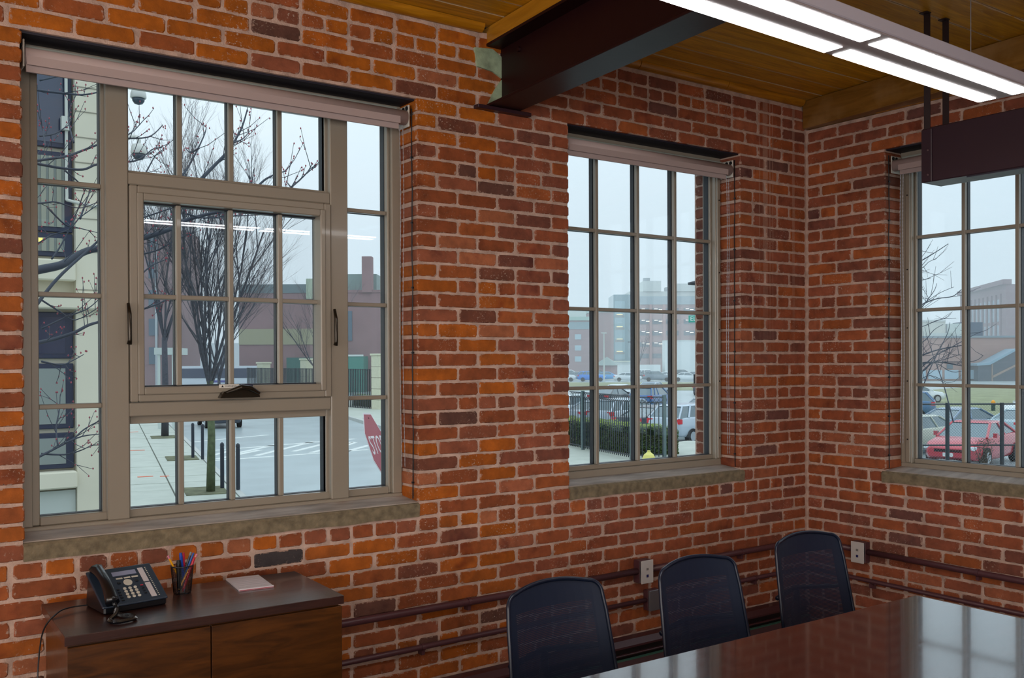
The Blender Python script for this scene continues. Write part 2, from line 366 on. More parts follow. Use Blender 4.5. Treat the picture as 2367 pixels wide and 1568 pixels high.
# ceiling of stained planks
def plank_mat():
    m, nt, p = new_mat('stained_plank'); N, L = nt.nodes, nt.links
    g = N.new('ShaderNodeNewGeometry'); oi = N.new('ShaderNodeObjectInfo')
    mp = N.new('ShaderNodeMapping'); mp.inputs['Scale'].default_value = (.55, 7, 7); L.new(g.outputs['Position'], mp.inputs['Vector'])
    n = N.new('ShaderNodeTexNoise'); n.inputs['Scale'].default_value = 4; n.inputs['Detail'].default_value = 7; n.inputs['Roughness'].default_value = .65; n.inputs['Distortion'].default_value = 1.2
    L.new(mp.outputs[0], n.inputs['Vector'])
    r = N.new('ShaderNodeValToRGB'); e = r.color_ramp.elements; e[0].position = .25; e[0].color = (*s(150, 100, 4), 1); e[1].position = .75; e[1].color = (*s(234, 174, 30), 1)
    L.new(n.outputs['Fac'], r.inputs['Fac'])
    mx = N.new('ShaderNodeMix'); mx.data_type = 'RGBA'; mx.blend_type = 'MULTIPLY'; mx.inputs[0].default_value = 1
    mr = N.new('ShaderNodeMapRange'); L.new(oi.outputs['Random'], mr.inputs['Value']); mr.inputs['To Min'].default_value = .72; mr.inputs['To Max'].default_value = 1.12
    L.new(r.outputs['Color'], mx.inputs[6]); L.new(mr.outputs[0], mx.inputs[7])
    # white paint left along the joints and over knots
    tc = N.new('ShaderNodeTexCoord'); sp = N.new('ShaderNodeSeparateXYZ'); L.new(tc.outputs['Generated'], sp.inputs[0])
    a = N.new('ShaderNodeMath'); a.operation = 'SUBTRACT'; a.inputs[1].default_value = .5; L.new(sp.outputs['Y'], a.inputs[0])
    b = N.new('ShaderNodeMath'); b.operation = 'ABSOLUTE'; L.new(a.outputs[0], b.inputs[0])
    n2 = N.new('ShaderNodeTexNoise'); n2.inputs['Scale'].default_value = 9; n2.inputs['Detail'].default_value = 6; n2.inputs['Roughness'].default_value = .75
    mp2 = N.new('ShaderNodeMapping'); mp2.inputs['Scale'].default_value = (.7, 2.2, 2); L.new(g.outputs['Position'], mp2.inputs['Vector']); L.new(mp2.outputs[0], n2.inputs['Vector'])
    c = N.new('ShaderNodeMath'); c.operation = 'MULTIPLY_ADD'; L.new(n2.outputs['Fac'], c.inputs[0]); c.inputs[1].default_value = .16; L.new(b.outputs[0], c.inputs[2])
    r2 = N.new('ShaderNodeValToRGB'); r2.color_ramp.elements[0].position = .554; r2.color_ramp.elements[1].position = .562; L.new(c.outputs[0], r2.inputs['Fac'])
    r3 = N.new('ShaderNodeValToRGB'); r3.color_ramp.elements[0].position = .66; r3.color_ramp.elements[1].position = .71; L.new(n2.outputs['Fac'], r3.inputs['Fac'])
    ad = N.new('ShaderNodeMath'); ad.operation = 'MAXIMUM'; L.new(r2.outputs['Color'], ad.inputs[0]); L.new(r3.outputs['Color'], ad.inputs[1])
    m3 = N.new('ShaderNodeMix'); m3.data_type = 'RGBA'; m3.inputs[7].default_value = (*s(200, 180, 150), 1)
    ml = N.new('ShaderNodeMath'); ml.operation = 'MULTIPLY'; ml.inputs[1].default_value = .75; L.new(ad.outputs[0], ml.inputs[0])
    L.new(ml.outputs[0], m3.inputs[0]); L.new(mx.outputs[2], m3.inputs[6]); L.new(m3.outputs[2], p.inputs['Base Color'])
    p.inputs['Roughness'].default_value = .42
    bp = N.new('ShaderNodeBump'); bp.inputs['Strength'].default_value = .35; bp.inputs['Distance'].default_value = .005; L.new(n.outputs['Fac'], bp.inputs['Height']); L.new(bp.outputs[0], p.inputs['Normal'])
    return m
M_PLANK = plank_mat()
ce = struct('ceiling', 'ceiling of golden brown stained planks')
MB().box(-9, .36, -7.6, .36, CEZ+.03, CEZ+.1).build('backing', mat('dark_gap', s(40, 24, 10), .9), ce)
ys = [.02, -.145, -.295, -.47, -.68, -.87, -1.06, -1.262, -1.47, -1.66, -1.87]
while ys[-1] > -7.4: ys.append(ys[-1]-random.uniform(.18, .22))
for a, b in zip(ys[:-1], ys[1:]):
    d = random.uniform(0, .004); cy = (a+b)/2; hw = (a-b)/2-.003
    q = MB().box(-4.5, 4.5, -hw, hw, 0, .03).build('plank', M_PLANK, ce); q.location = (-4.45, cy, CEZ+d)
def wood_mat(name, c0, c1, sc=(.6, 7, 7), rough=.4, coat=0., nscale=4, light=None):
    m, nt, p = new_mat(name); N, L = nt.nodes, nt.links
    tc = N.new('ShaderNodeTexCoord'); mp = N.new('ShaderNodeMapping'); mp.inputs['Scale'].default_value = sc; L.new(tc.outputs['Object'], mp.inputs['Vector'])
    n = N.new('ShaderNodeTexNoise'); n.inputs['Scale'].default_value = nscale; n.inputs['Detail'].default_value = 7; n.inputs['Roughness'].default_value = .6; n.inputs['Distortion'].default_value = 1.4
    L.new(mp.outputs[0], n.inputs['Vector'])
    r = N.new('ShaderNodeValToRGB'); e = r.color_ramp.elements; e[0].position = .3; e[0].color = (*c0, 1); e[1].position = .72; e[1].color = (*c1, 1)
    L.new(n.outputs['Fac'], r.inputs['Fac']); out = r.outputs['Color']
    if light:
        n2 = N.new('ShaderNodeTexNoise'); n2.inputs['Scale'].default_value = 3; n2.inputs['Detail'].default_value = 6; L.new(tc.outputs['Object'], n2.inputs['Vector'])
        r2 = N.new('ShaderNodeValToRGB'); r2.color_ramp.elements[0].position = .52; r2.color_ramp.elements[1].position = .7; L.new(n2.outputs['Fac'], r2.inputs['Fac'])
        m3 = N.new('ShaderNodeMix'); m3.data_type = 'RGBA'; m3.inputs[7].default_value = (*light, 1); L.new(r2.outputs['Color'], m3.inputs[0]); L.new(out, m3.inputs[6]); out = m3.outputs[2]
    L.new(out, p.inputs['Base Color']); p.inputs['Roughness'].default_value = rough; p.inputs['Coat Weight'].default_value = coat; p.inputs['Coat Roughness'].default_value = .06
    bp = N.new('ShaderNodeBump'); bp.inputs['Strength'].default_value = .15; bp.inputs['Distance'].default_value = .003; L.new(n.outputs['Fac'], bp.inputs['Height']); L.new(bp.outputs[0], p.inputs['Normal'])
    return m
M_STAIN = wood_mat('stained_moulding', s(140, 86, 8), s(196, 134, 24), rough=.35)
# quarter-round moulding pieces
def quarter(name, fn, a, b, zt, r=.036):
    pts = [(0, 0)]+[(r*math.cos(t*PI/12), -r*math.sin(t*PI/12)) for t in range(7)]
    m_ = MB(); n = len(pts)
    for t in (a, b): m_.v += [fn(t, zt+q, p) for p, q in pts]
    m_.f = [tuple(range(n)), tuple(range(n, 2*n))[::-1]]+[(i, (i+1) % n, n+(i+1) % n, n+i) for i in range(n)]
    return m_.build(name, M_STAIN)
for i, (a, b) in enumerate([(-9, -6.2), (-6.2, -4.2), (-4.2, -2.36), (-2.14, -1.385), (-1.38, -.72), (-.715, -.05)]):
    o = quarter('trim_%d' % (i+1), lambda u, z, d: (u, -d, z), a, b, CEZ); o['kind'] = 'structure'
for i, (a, b) in enumerate([(-.48, -1.5), (-1.503, -3.2), (-3.203, -5.5)]):
    o = quarter('trim_%d' % (i+7), lambda u, z, d: (-d, u, z), a, b, 3.0, .04); o['kind'] = 'structure'

# ------------------------------------------------------------------ beams
M_MAR = mat('maroon_steel_paint', s(32, 9, 12), .42, var=.1, vscale=4, bump=.1, bscale=20, spec=.22)
bm1 = thing('steel_beam', 'dark maroon steel I-beam crossing the ceiling between two windows', 'beam', (-2.243, 0, 2.757), -.08)
MB().box(-.006, .006, -7.2, .1, .008, .285).build('web', M_MAR, bm1)
MB().box(-.088, .088, -7.2, .1, 0, .013).build('flange', M_MAR, bm1, bevel=.002)
MB().box(-.088, .088, -7.2, .1, .28, .293).build('flange', M_MAR, bm1)
nz = MB().box(-.082, .088, -7.2, .05, .294, .372).build('wood_nailer', wood_mat('nailer_wood', s(150, 98, 14), s(190, 134, 36), (6, .5, 6)), bm1, bevel=.003)
bo = MB()
for y in (-.17, -.9, -1.6): bo.cyl((-.011, y, .235), (1, 0, 0), .012, .012, 6)
bo.build('bolt', M_MAR, bm1)
o = MB((-2.243, 0, 2.74)).box(-2.40, -2.095, -.035, .1, 2.738, 2.756).build('bearing_plate', mat('dark_plate', s(48, 26, 34), .4), None, bevel=.003); o.location = (-2.243, 0, 2.74)
tag(o, 'dark steel bearing plate under the end of the maroon beam', 'plate')
tb = thing('timber_beam', 'stained timber beam running above the right brick wall', 'beam', (-.04, 0, 2.963), -.09)
MB().box(0, .22, -7.4, -.004, 0, .166).build('beam_body', wood_mat('old_timber', s(112, 76, 20), s(150, 106, 44), (6, .5, 5), .45, light=s(160, 124, 78)), tb, bevel=.004)

# ------------------------------------------------------------------ windows
def glass_mat(name, tr, tint=(1, 1, 1)):
    m, nt, p = new_mat(name); N, L = nt.nodes, nt.links; out = N['Material Output']
    t = N.new('ShaderNodeBsdfTransparent'); t.inputs['Color'].default_value = (tr*tint[0], tr*tint[1], tr*tint[2], 1)
    g = N.new('ShaderNodeBsdfGlossy'); g.inputs['Roughness'].default_value = 0.0
    fr = N.new('ShaderNodeFresnel'); ge = N.new('ShaderNodeNewGeometry'); mr = N.new('ShaderNodeMapRange'); mr.inputs['To Min'].default_value = 1.36; mr.inputs['To Max'].default_value = 1/1.36
    L.new(ge.outputs['Backfacing'], mr.inputs['Value']); L.new(mr.outputs[0], fr.inputs['IOR'])
    x = N.new('ShaderNodeMixShader'); L.new(fr.outputs[0], x.inputs[0]); L.new(t.outputs[0], x.inputs[1]); L.new(g.outputs[0], x.inputs[2])
    L.new(x.outputs[0], out.inputs['Surface']); nt.nodes.remove(p); return m
M_GL = glass_mat('window_glass', .985); M_GLS = glass_mat('screened_glass', .93)
M_FR = mat('tan_window_frame', s(146, 138, 125), .28, var=.03, vscale=3, coat=.2)
M_GASK = mat('black_gasket', s(18, 26, 38), .5)
M_OUTB = mat('exterior_grille', s(30, 36, 46), .5)
M_SILL = mat('mossy_stone', s(120, 108, 86), .9, var=.32, vscale=34, bump=1., bscale=60)
M_SILLT = mat('weathered_sill_board', s(160, 150, 142), .8, var=.3, vscale=5, bump=.6, bscale=20, stretch=(1, 4, 1))
M_LINT = mat('black_steel_lintel', s(26, 24, 40), .55)
M_SHADE = mat('shade_fabric', s(178, 160, 158), .75, bump=.05, bscale=400); M_HEAD = mat('shade_headrail', s(150, 156, 150), .4)
M_BRKT = mat('white_bracket', s(205, 200, 190), .4); M_CHAIN = mat('steel_bead_chain', s(190, 180, 182), .35, .6)
M_BLK = mat('black_plastic', s(16, 18, 24), .4)
class WB:
    def __init__(self, fn): self.fn = fn; self.m = MB()
    def b(self, u0, u1, z0, z1, d0, d1):
        p = [self.fn(u, z, d) for d in (d0, d1) for u, z in ((u0, z0), (u1, z0), (u1, z1), (u0, z1))]
        self.m.add(p, [(0, 1, 2, 3), (7, 6, 5, 4), (0, 4, 5, 1), (1, 5, 6, 2), (2, 6, 7, 3), (3, 7, 4, 0)]); return self
    def ring(self, u0, u1, z0, z1, t, d0, d1, tt=None):
        tt = t if tt is None else tt
        self.b(u0, u0+t, z0, z1, d0, d1); self.b(u1-t, u1, z0, z1, d0, d1); self.b(u0+t, u1-t, z0, z0+tt, d0, d1); self.b(u0+t, u1-t, z1-tt, z1, d0, d1); return self
    def go(self, name, m, parent, bevel=0., label=None):
        bm_ = self.m
        o = bm_.build(name, m, parent, bevel=bevel, label=label)
        b = bmesh.new(); b.from_mesh(o.data); bmesh.ops.recalc_face_normals(b, faces=b.faces); b.to_mesh(o.data); b.free(); return o
def lites(par, fn, u0, u1, z0, z1, vm, hm, gm=M_GL, dg=.2, wv=.02, wh=.018):
    us = [u0]+vm+[u1]; zs = [z0]+hm+[z1]
    for a, b in zip(us[:-1], us[1:]):
        for c, d in zip(zs[:-1], zs[1:]):
            WB(fn).b(a, b, c, d, dg-.002, dg+.002).go('pane', gm, par)
    for u in vm:
        WB(fn).b(u-wv/2, u+wv/2, z0, z1, dg-.026, dg-.0025).go('muntin', M_FR, par, .003)
        WB(fn).b(u-wv/2, u+wv/2, z0, z1, dg+.0025, dg+.03).go('outer_muntin', M_OUTB, par)
    for z in hm:
        WB(fn).b(u0, u1, z-wh/2, z+wh/2, dg-.024, dg-.003).go('muntin', M_FR, par, .003)
        WB(fn).b(u0, u1, z-wh/2, z+wh/2, dg+.003, dg+.026).go('outer_muntin', M_OUTB, par)
    WB(fn).ring(u0-.004, u1+.004, z0-.004, z1+.004, .006, dg-.006, dg+.03).go('gasket', M_GASK, par)
# ---- window 1
w1 = struct('window_1', 'large left window with tan frame and a crank sash', )
fb = WB(fA); a0, a1, c0, c1 = W1
fb.b(a0, -4.232, .975, 2.655, .145, .24); fb.b(-4.232, -4.205, .976, 2.655, .165, .24)
fb.b(-2.752, a1, .975, 2.655, .145, .24); fb.b(-2.765, -2.752, .976, 2.655, .165, .24)
fb.b(a0, a1, .925, .975, .14, .24); fb.b(-4.205, -2.765, .975, 1.006, .163, .24); fb.b(a0, a1, 2.655, c1, .145, .24)
fb.go('window_frame', M_FR, w1, .003)
for a, b in ((-3.975, -3.895), (-3.058, -2.975)):
    WB(fA).b(a, b, .975, 2.66, .135, .24).go('mullion', M_FR, w1, .004)
    WB(fA).b(a-.010, b+.010, .975, 2.66, .175, .235).go('mullion_stop', M_FR, w1, .003)
for z0, z1 in ((1.366, 1.42), (2.258, 2.306)):
    WB(fA).b(-3.895, -3.058, z0, z1, .137, .24).go('transom_bar', M_FR, w1, .004)
HM = HM; hz = [1.411, 1.829, 2.247]
lites(w1, fA, -4.205, -3.985, 1.006, 2.655, [], hz)
lites(w1, fA, -2.965, -2.765, 1.006, 2.655, [], hz)
lites(w1, fA, -3.885, -3.068, 1.006, 1.358, [-3.688, -3.479, -3.27], [])
lites(w1, fA, -3.885, -3.068, 2.316, 2.655, [-3.688, -3.479, -3.27], [])
WB(fA).ring(-3.897, -3.056, .974, 1.366, .012, .17, .235, .03).go('glazing_stop', M_FR, w1, .002)
WB(fA).ring(-3.897, -3.056, 2.306, 2.66, .012, .17, .235, .012).go('glazing_stop', M_FR, w1, .002)
# sash and its sub-parts
sa = WB(fA).ring(-3.893, -3.06, 1.422, 2.256, .03, .125, .235).ring(-3.866, -3.087, 1.449, 2.229, .024, .118, .2, .03).go('sash', M_FR, w1, .004)
lites(sa, fA, -3.845, -3.108, 1.482, 2.196, [-3.700, -3.489, -3.278], [1.832], M_GLS, .18)
# crank and locks
ck = MB()
ck.prism([(-3.56, 1.430), (-3.545, 1.455), (-3.50, 1.462), (-3.47, 1.468), (-3.42, 1.466), (-3.40, 1.455), (-3.395, 1.430)], 1, .085, .125)
ck.tube([(-3.54, .08, 1.452), (-3.48, .068, 1.474), (-3.44, .072, 1.468), (-3.40, .08, 1.446)], [.006, .011, .011, .007], n=8)
ck.build('crank_handle', mat('dark_bronze', s(50, 44, 36), .2, .6), sa, bevel=.004)
for x in (-3.905, -3.055):
    lk = MB(); lk.tube([(x, .105, 1.80), (x+.002, .095, 1.76), (x+.003, .095, 1.66), (x+.002, .1, 1.645)], [.006, .008, .008, .010], n=8)
    lk.build('lock_lever', mat('dark_bronze', s(50, 44, 36), .2, .6), sa, smooth=True)
la = MB().box(-3.555, -3.472, .1165, .1178, 1.470, 1.484).build('warning_label', mat('label_white', s(225, 222, 215), .5), sa)
MB().box(-3.468, -3.415, .1165, .1178, 1.471, 1.484).build('label_band', mat('label_dark', s(34, 34, 60), .5), sa)
text_mesh('lettering', 'WARNING', .010, M_BLK, sa, Matrix.Translation((-3.508, .1162, 1.477)) @ Matrix.Rotation(PI/2, 4, 'X'), .0002)
MB().prism([(-3.546, 1.473), (-3.536, 1.473), (-3.541, 1.482)], 1, .1160, .1166).build('warning_triangle', M_BLK, sa)
def sill(par, fn, a0, a1):
    q = MB(); rnd = random.Random(int(a0*100)); n = 14
    prof = lambda jz, jd: [(-.006+jd, .884+jz), (-.010+jd, .935+jz*.3), (.0, .943), (.15, .962), (.15, .884)]
    rings = [[fn(a0+(a1-a0)*i/n, z, d) for d, z in prof(rnd.uniform(-.005, .003), rnd.uniform(-.003, .003))] for i in range(n+1)]
    k = 5; q.v = [p for r in rings for p in r]
    q.f = [(i*k+j, i*k+(j+1) % k, (i+1)*k+(j+1) % k, (i+1)*k+j) for i in range(n) for j in range(k)]+[tuple(range(k)), tuple(n*k+j for j in range(k))]
    o = q.build('stone_sill', M_SILL, par); b = bmesh.new(); b.from_mesh(o.data); bmesh.ops.recalc_face_normals(b, faces=b.faces); b.to_mesh(o.data); b.free()
    WB(lambda u, z, d: fn(u, z+(d-.02)*.12, d)).b(a0, a1, .9405, .9485, .012, .15).go('sill_board', M_SILLT, par, .002)
sill(w1, fA, -4.285, -2.70)
def lintel(par, fn, a0, a1, z): WB(fn).b(a0-.02, a1+.02, z, z+.012, .02, .36).b(a0, a1, z-.04, z, .16, .36).go('steel_lintel', M_LINT, par)
lintel(w1, fA, W1[0], W1[1], W1[3]-.004)
# ---- windows 2 and 3
def grid_window(name, label, fn, a0, a1, ztop, g0, g1, vm, hm, zb, side):
    w = struct(name, label)
    f = WB(fn); f.b(a0, g0-.012, zb-.025, 2.66, .15, .24); f.b(g0-.012, g0, zb, 2.66, .18, .24); f.b(g1+.012, a1, zb-.025, 2.66, .15, .24); f.b(g1, g1+.012, zb, 2.66, .18, .24)
    f.b(a0, a1, .93, zb-.025, .15, .24); f.b(g0-.012, g1+.012, zb-.025, zb, .175, .24); f.b(a0, a1, 2.66, ztop, .15, .24)
    f.go('window_frame', M_FR, w, .003)
    e = g1+.03 if side > 0 else g0-.03
    WB(fn).b(e-.013, e+.013, zb-.02, 2.66, .138, .151).go('frame_track', M_FR, w, .003)
    for z in (2.50, 2.08, 1.75, 1.45, 1.12):
        q = MB(); q.cyl(fn(e, z, .137), Vector(fn(0, 0, 1))-Vector(fn(0, 0, 0)), .004, .004, 8); q.build('screw', M_BLK, w)
    lites(w, fn, g0, g1, zb, 2.66, vm, hm); sill(w, fn, a0-.005, a1+.022); lintel(w, fn, a0, a1, W2[3]-.004); return w
w2 = grid_window('window_2', 'middle window of sixteen panes with a view of parked cars', fA, W2[0], W2[1], W2[3], -1.80, -.645, [-1.511, -1.216, -.931], [1.428, 1.845, 2.262], 1.022, 1)
w3 = grid_window('window_3', 'right-hand window of sixteen panes beyond the hanging duct', fB, W3[0], W3[1], W3[3], -1.74, -.612, [-1.452, -1.178, -.889], [1.428, 1.85, 2.262], 1.010, 1)
# ---- roller shades
def shade(label, fn, a0, a1, chain_u, sgn, chz):
    t = thing('roller_shade', label, 'window shade', fn((a0+a1)/2, 2.655, .055), 0, 'rolled-up window shades'); O = Vector(t.location)
    ax = Vector(fn(1, 0, 0))-Vector(fn(0, 0, 0))
    q = MB(O); q.tube([fn(a0+.01, 2.660, .055), fn(a1-.01, 2.660, .055)], .032, n=24); q.build('fabric_roll', M_SHADE, t, smooth=True)
    h = WB(fn); h.m.o = O; h.b(a0+.012, a1-.05, 2.603, 2.632, .040, .050); h.b(a0+.012, a1-.05, 2.625, 2.66, .0235, .025); h.go('hem_bar', M_SHADE, t, .003)
    r = WB(fn); r.m.o = O; r.b(a0+.005, a1-.03, 2.668, 2.712, .09, .13); r.go('headrail', M_HEAD, t, .002)
    for e in (a0, a1-.006):
        b = WB(fn); b.m.o = O; b.b(e, e+.006, 2.618, 2.715, .03, .125); b.go('bracket', M_BRKT, t, .002)
        c = MB(O); c.cyl(fn(e+.003+.008*(1 if e == a1-.006 else -1)*0, 2.70, .045), ax, .010, .014, 10); c.cyl(fn(e+.003, 2.70, .075), ax, .010, .014, 10); c.build('bracket_screw', M_BLK, t)
    c = MB(O)
    for du in (0, .016):
        n = 150; L_ = 2.64-chz
        c.tube([fn(chain_u+du+.004*math.sin(k*.05), 2.64-L_*k/n, .07) for k in range(n+1)], [(.0022 if k % 2 else .0009) for k in range(n+1)], n=4)
    c.build('bead_chain', M_CHAIN, t)
    return t
shade('rolled-up grey shade across the large left window', fA, -4.272, -2.722, -2.752, 1, 1.10)
shade('rolled-up grey shade across the middle window', fA, -1.832, -.612, -.625, 1, 1.03)
shade('rolled-up grey shade partly hidden behind the hanging duct', fB, -1.78, -.548, -.60, 1, 1.10)
# black wires stapled down the jambs
def wire(label, pts, cl):
    o0 = Vector(pts[0]); q = MB(o0); q.tube(pts, .0028, n=6)
    for p in cl: q.box(p[0]-.005, p[0]+.005, p[1]-.005, p[1]+.005, p[2]-.004, p[2]+.004)
    o = q.build('wire', M_BLK); o.location = o0; return tag(o, label, 'wire', 'wires down the window jambs')
rw = random.Random(5)
def wig(fn, z0, z1, d): return [fn(rw.uniform(-.0015, .0015), z0+(z1-z0)*k/24, d+rw.uniform(-.002, .002)) for k in range(25)]
p1 = wig(lambda u, z, d: (W1[1]-.004+u, d, z), 2.70, .96, .036); wire('thin black wire down the jamb right of the large window', p1, p1[3::4])
p2 = wig(lambda u, z, d: (W2[1]-.004+u, d, z), 2.72, .96, .040); wire('thin black wire down the jamb right of the middle window', p2, p2[3::4])
p3 = wig(lambda u, z, d: (d, W3[1]-.004+u, z), 2.72, .96, .030); wire('thin black wire down the jamb of the right-hand window', p3, p3[2::3])

# ------------------------------------------------------------------ pendants
M_LENS = mat('lit_lens', (1, 1, 1), .5, emit=LAMP_E); M_LH = mat('lamp_housing', s(176, 172, 184), .45); M_LB = mat('lamp_underside', s(150, 140, 140), .5)
def pendant(label, loc, rz, xl, xr):
    t = thing('linear_pendant', label, 'ceiling light', loc, rz, 'linear pendant lights')
    MB().box(xl, xr, -.0985, .0985, .004, .042).build('housing', M_LH, t, bevel=.003)
    MB().box(xl+.004, xr-.004, -.094, .094, .0, .004).build('underside_plate', M_LB, t)
    for a, b in ((xl+.02, -.021), (.021, xr-.02)):
        for y0, y1 in ((-.083, -.022), (.033, .092)):
            MB().box(a, b, y0, y1, -.0015, .001).build('lens', M_LENS, t)
    for x in (xl+.25, xr-.25):
        MB().tube([(x, 0, .042), (x, 0, CEZ-loc[2])], .0015, n=6).build('suspension_cable', mat('cable_steel', s(150, 150, 155), .3, .8), t)
    return t
pendant('white linear pendant with two lit rows, above the table corner', (-2.50, -2.095, 2.45), .038, -.76, .88)

# ------------------------------------------------------------------ hanging duct in front of window 3
M_DUCT = mat('plum_metal', s(50, 32, 42), .38, var=.06, vscale=5)
dt = thing('hanging_duct', 'dark plum metal duct hung by straps before the right-hand window', 'duct', (-.80, -1.245, 2.372))
MB().box(.004, .16, -2.2, -.004, .0, .245).build('casing', M_DUCT, dt, bevel=.004)
MB().prism([(0, .0), (.16, .0), (.16, .245), (.012, .245), (0, .232)], 1, -.004, .0).build('end_plate', M_DUCT, dt)
MB().box(-.004, .004, -.05, .0, .0, .238).build('corner_bracket', M_DUCT, dt, bevel=.003)
for z in (.03, .14): MB().cyl((-.008, -.036, z), (1, 0, 0), .004, .006, 8).build('rivet', mat('rivet_metal', s(120, 100, 104), .4, .5), dt)
for x in (-.001, .150):
    q = MB().box(x, x+.004, -.042, -.012, .06, CEZ-2.372).box(x-.03, x+.004, -.046, -.008, CEZ-2.372-.004, CEZ-2.372).build('hanging_strap', mat('dark_strap', s(44, 32, 34), .5), dt)
MB().box(.02, .14, -2.1, -.2, -.004, .0).build('bottom_grille', mat('duct_under', s(56, 52, 66), .45), dt)

# ------------------------------------------------------------------ conduits, boxes, heater
M_CON = mat('maroon_pipe_paint', s(84, 50, 56), .4, var=.08, vscale=20)
def conduit(label, pts, r, clips):
    o0 = Vector(pts[0]); q = MB(); q.tube([Vector(p)-o0 for p in pts], r, n=12)
    t = thing('conduit', label, 'pipe', o0); q.build('pipe', M_CON, t, smooth=True)
    for c in clips:
        c = Vector(c)-o0; k = MB()
        ax = (Vector(pts[1])-Vector(pts[0])).normalized()
        if abs(ax.x) > .5: k.cyl(c, ax, r+.003, .016, 12); k.box(c.x-.008, c.x+.008, c.y-.004, c.y+.03, c.z-r-.022, c.z-r+.002); k.cyl((c.x, c.y+.01, c.z-r-.013), (0, 1, 0), .006, .02, 8)
        else: k.cyl(c, ax, r+.003, .016, 12); k.box(c.x-.004, c.x+.03, c.y-.008, c.y+.008, c.z-r-.022, c.z-r+.002); k.cyl((c.x+.01, c.y, c.z-r-.013), (1, 0, 0), .006, .02, 8)
        k.build('clip', M_CON, t)
conduit('upper maroon pipe on the front wall, left of the white-plated box', [(-3.6, -.03, .472), (-3.2, -.03, .476), (-2.3, -.03, .474), (-1.425, -.03, .478)], .0165, [(-2.46, -.03, .475), (-3.3, -.03, .476)])
conduit('upper maroon pipe between the two white-plated boxes in the corner', [(-1.33, -.03, .478), (-.7, -.03, .482), (-.09, -.03, .484), (-.045, -.04, .484), (-.03, -.09, .484), (-.03, -.345, .482)], .0165, [(-.62, -.03, .482)])
conduit('upper maroon pipe on the right wall, beyond the white-plated box', [(-.03, -.44, .478), (-.03, -1.0, .474), (-.03, -3.2, .468)], .0165, [(-.03, -1.08, .474)])
conduit('lower thin maroon pipe on the front wall, left of the chairs', [(-3.6, -.026, .308), (-2.8, -.026, .309), (-1.36, -.026, .318)], .0125, [(-2.7, -.026, .309)])
conduit('lower thin maroon pipe running round the corner behind the chairs', [(-1.26, -.026, .318), (-.08, -.026, .318), (-.04, -.035, .318), (-.026, -.08, .318), (-.026, -3.2, .296)], .0125, [(-.5, -.026, .318), (-.026, -.48, .312)])
M_PLATE = mat('brushed_plate', s(212, 210, 208), .35, .2)
def obox(label, fn, c, z, w, h, dep, port=True):
    t = thing('outlet_box', label, 'electrical box', fn(c, z, 0), 0, 'electrical boxes on the pipes'); O = Vector(t.location)
    def B(name, u0, u1, z0, z1, d0, d1, m, bv=.002):
        q = WB(fn); q.m.o = O; q.b(c+u0, c+u1, z+z0, z+z1, -d0, -d1); return q.go(name, m, t, bv)
    B('box', -w/2, w/2, -h/2, h/2, dep*.7, 0, M_CON)
    B('grey_ring', -w/2+.002, w/2-.002, -h/2+.002, h/2-.002, dep*.93, dep*.7, mat('galvanised', s(140, 142, 150), .3, .7))
    B('cover_plate', -w/2-.001, w/2+.001, -h/2-.001, h/2+.001, dep, dep*.93, M_PLATE if port else mat('galvanised', s(140, 142, 150), .3, .7))
    if port:
        B('port', -.007, .007, -.028, -.014, dep+.001, dep-.001, mat('blue_port', s(24, 28, 90), .4), 0)
        B('socket', -.007, .007, .008, .02, dep+.001, dep-.001, mat('port_grey', s(120, 118, 118), .4), 0)
obox('white-plated box on the front wall between first and second chair', fA, -1.378, .475, .082, .118, .062)
obox('white-plated box on the right wall beside the farthest chair', fB, -.392, .472, .082, .118, .062)
obox('blank grey box half hidden behind the middle chair', fA, -1.31, .315, .082, .105, .05, False)
hb = thing('baseboard_heater', 'long dark maroon baseboard heater along the foot of the front wall', 'heater', (-2.0, 0, FLZ))
M_HEAT = mat('heater_paint', s(70, 40, 44), .35)
MB().prism([(-.0, .195), (-.045, .19), (-.07, .165), (-.07, .155), (-.0, .155)], 0, -1.6, 1.93).build('top_cover', M_HEAT, hb)
MB().box(-1.6, 1.93, -.05, -.0, .02, .155).build('back_plate', mat('heater_slot', s(14, 10, 12), .6), hb)
MB().box(-1.6, 1.93, -.075, -.055, .118, .126).build('damper', M_HEAT, hb, bevel=.002)
MB().box(-1.6, 1.93, -.08, -.062, .02, .098).build('front_panel', mat('heater_front', s(84, 62, 66), .4), hb, bevel=.003)
MB().box(-1.6, 1.93, -.082, -.06, .098, .101).build('panel_edge', mat('heater_green', s(70, 110, 96), .4), hb)
for x in (-.9, .1, 1.1): MB().box(x-.02, x+.02, -.066, -.05, .095, .115).build('bracket', mat('heater_slot', s(14, 10, 12), .6), hb)

# ------------------------------------------------------------------ credenza
M_WAL = wood_mat('walnut_front', s(50, 26, 6), s(92, 52, 16), (.8, 5, 5), .3, .15, 5)
M_WTOP = wood_mat('walnut_top', s(44, 26, 24), s(66, 40, 34), (.8, 6, 6), .28, .25, 5)
cr = thing('credenza', 'dark walnut credenza with a phone and pen cup on it', 'cabinet', (-4.262, -.585, FLZ), -.03)
CW, CD, CH_ = .905, .475, .80
MB().box(.012, CW-.012, .02, CD-.01, .0, CH_-.032).build('body', M_WAL, cr, bevel=.002)
MB().box(0, CW, 0, CD, CH_-.03, CH_).build('top', M_WTOP, cr, bevel=.002, seg=2)
for i, (a, b) in enumerate(((.008, CW*.485-.002), (CW*.485+.002, CW-.008))):
    MB().box(a, b, .0, .019, .06, CH_-.036).build('door', M_WAL, cr, bevel=.0015)
MB().box(.02, CW-.02, .03, .05, 0, .06).build('plinth', M_BLK, cr)
CT = FLZ+CH_      # top surface

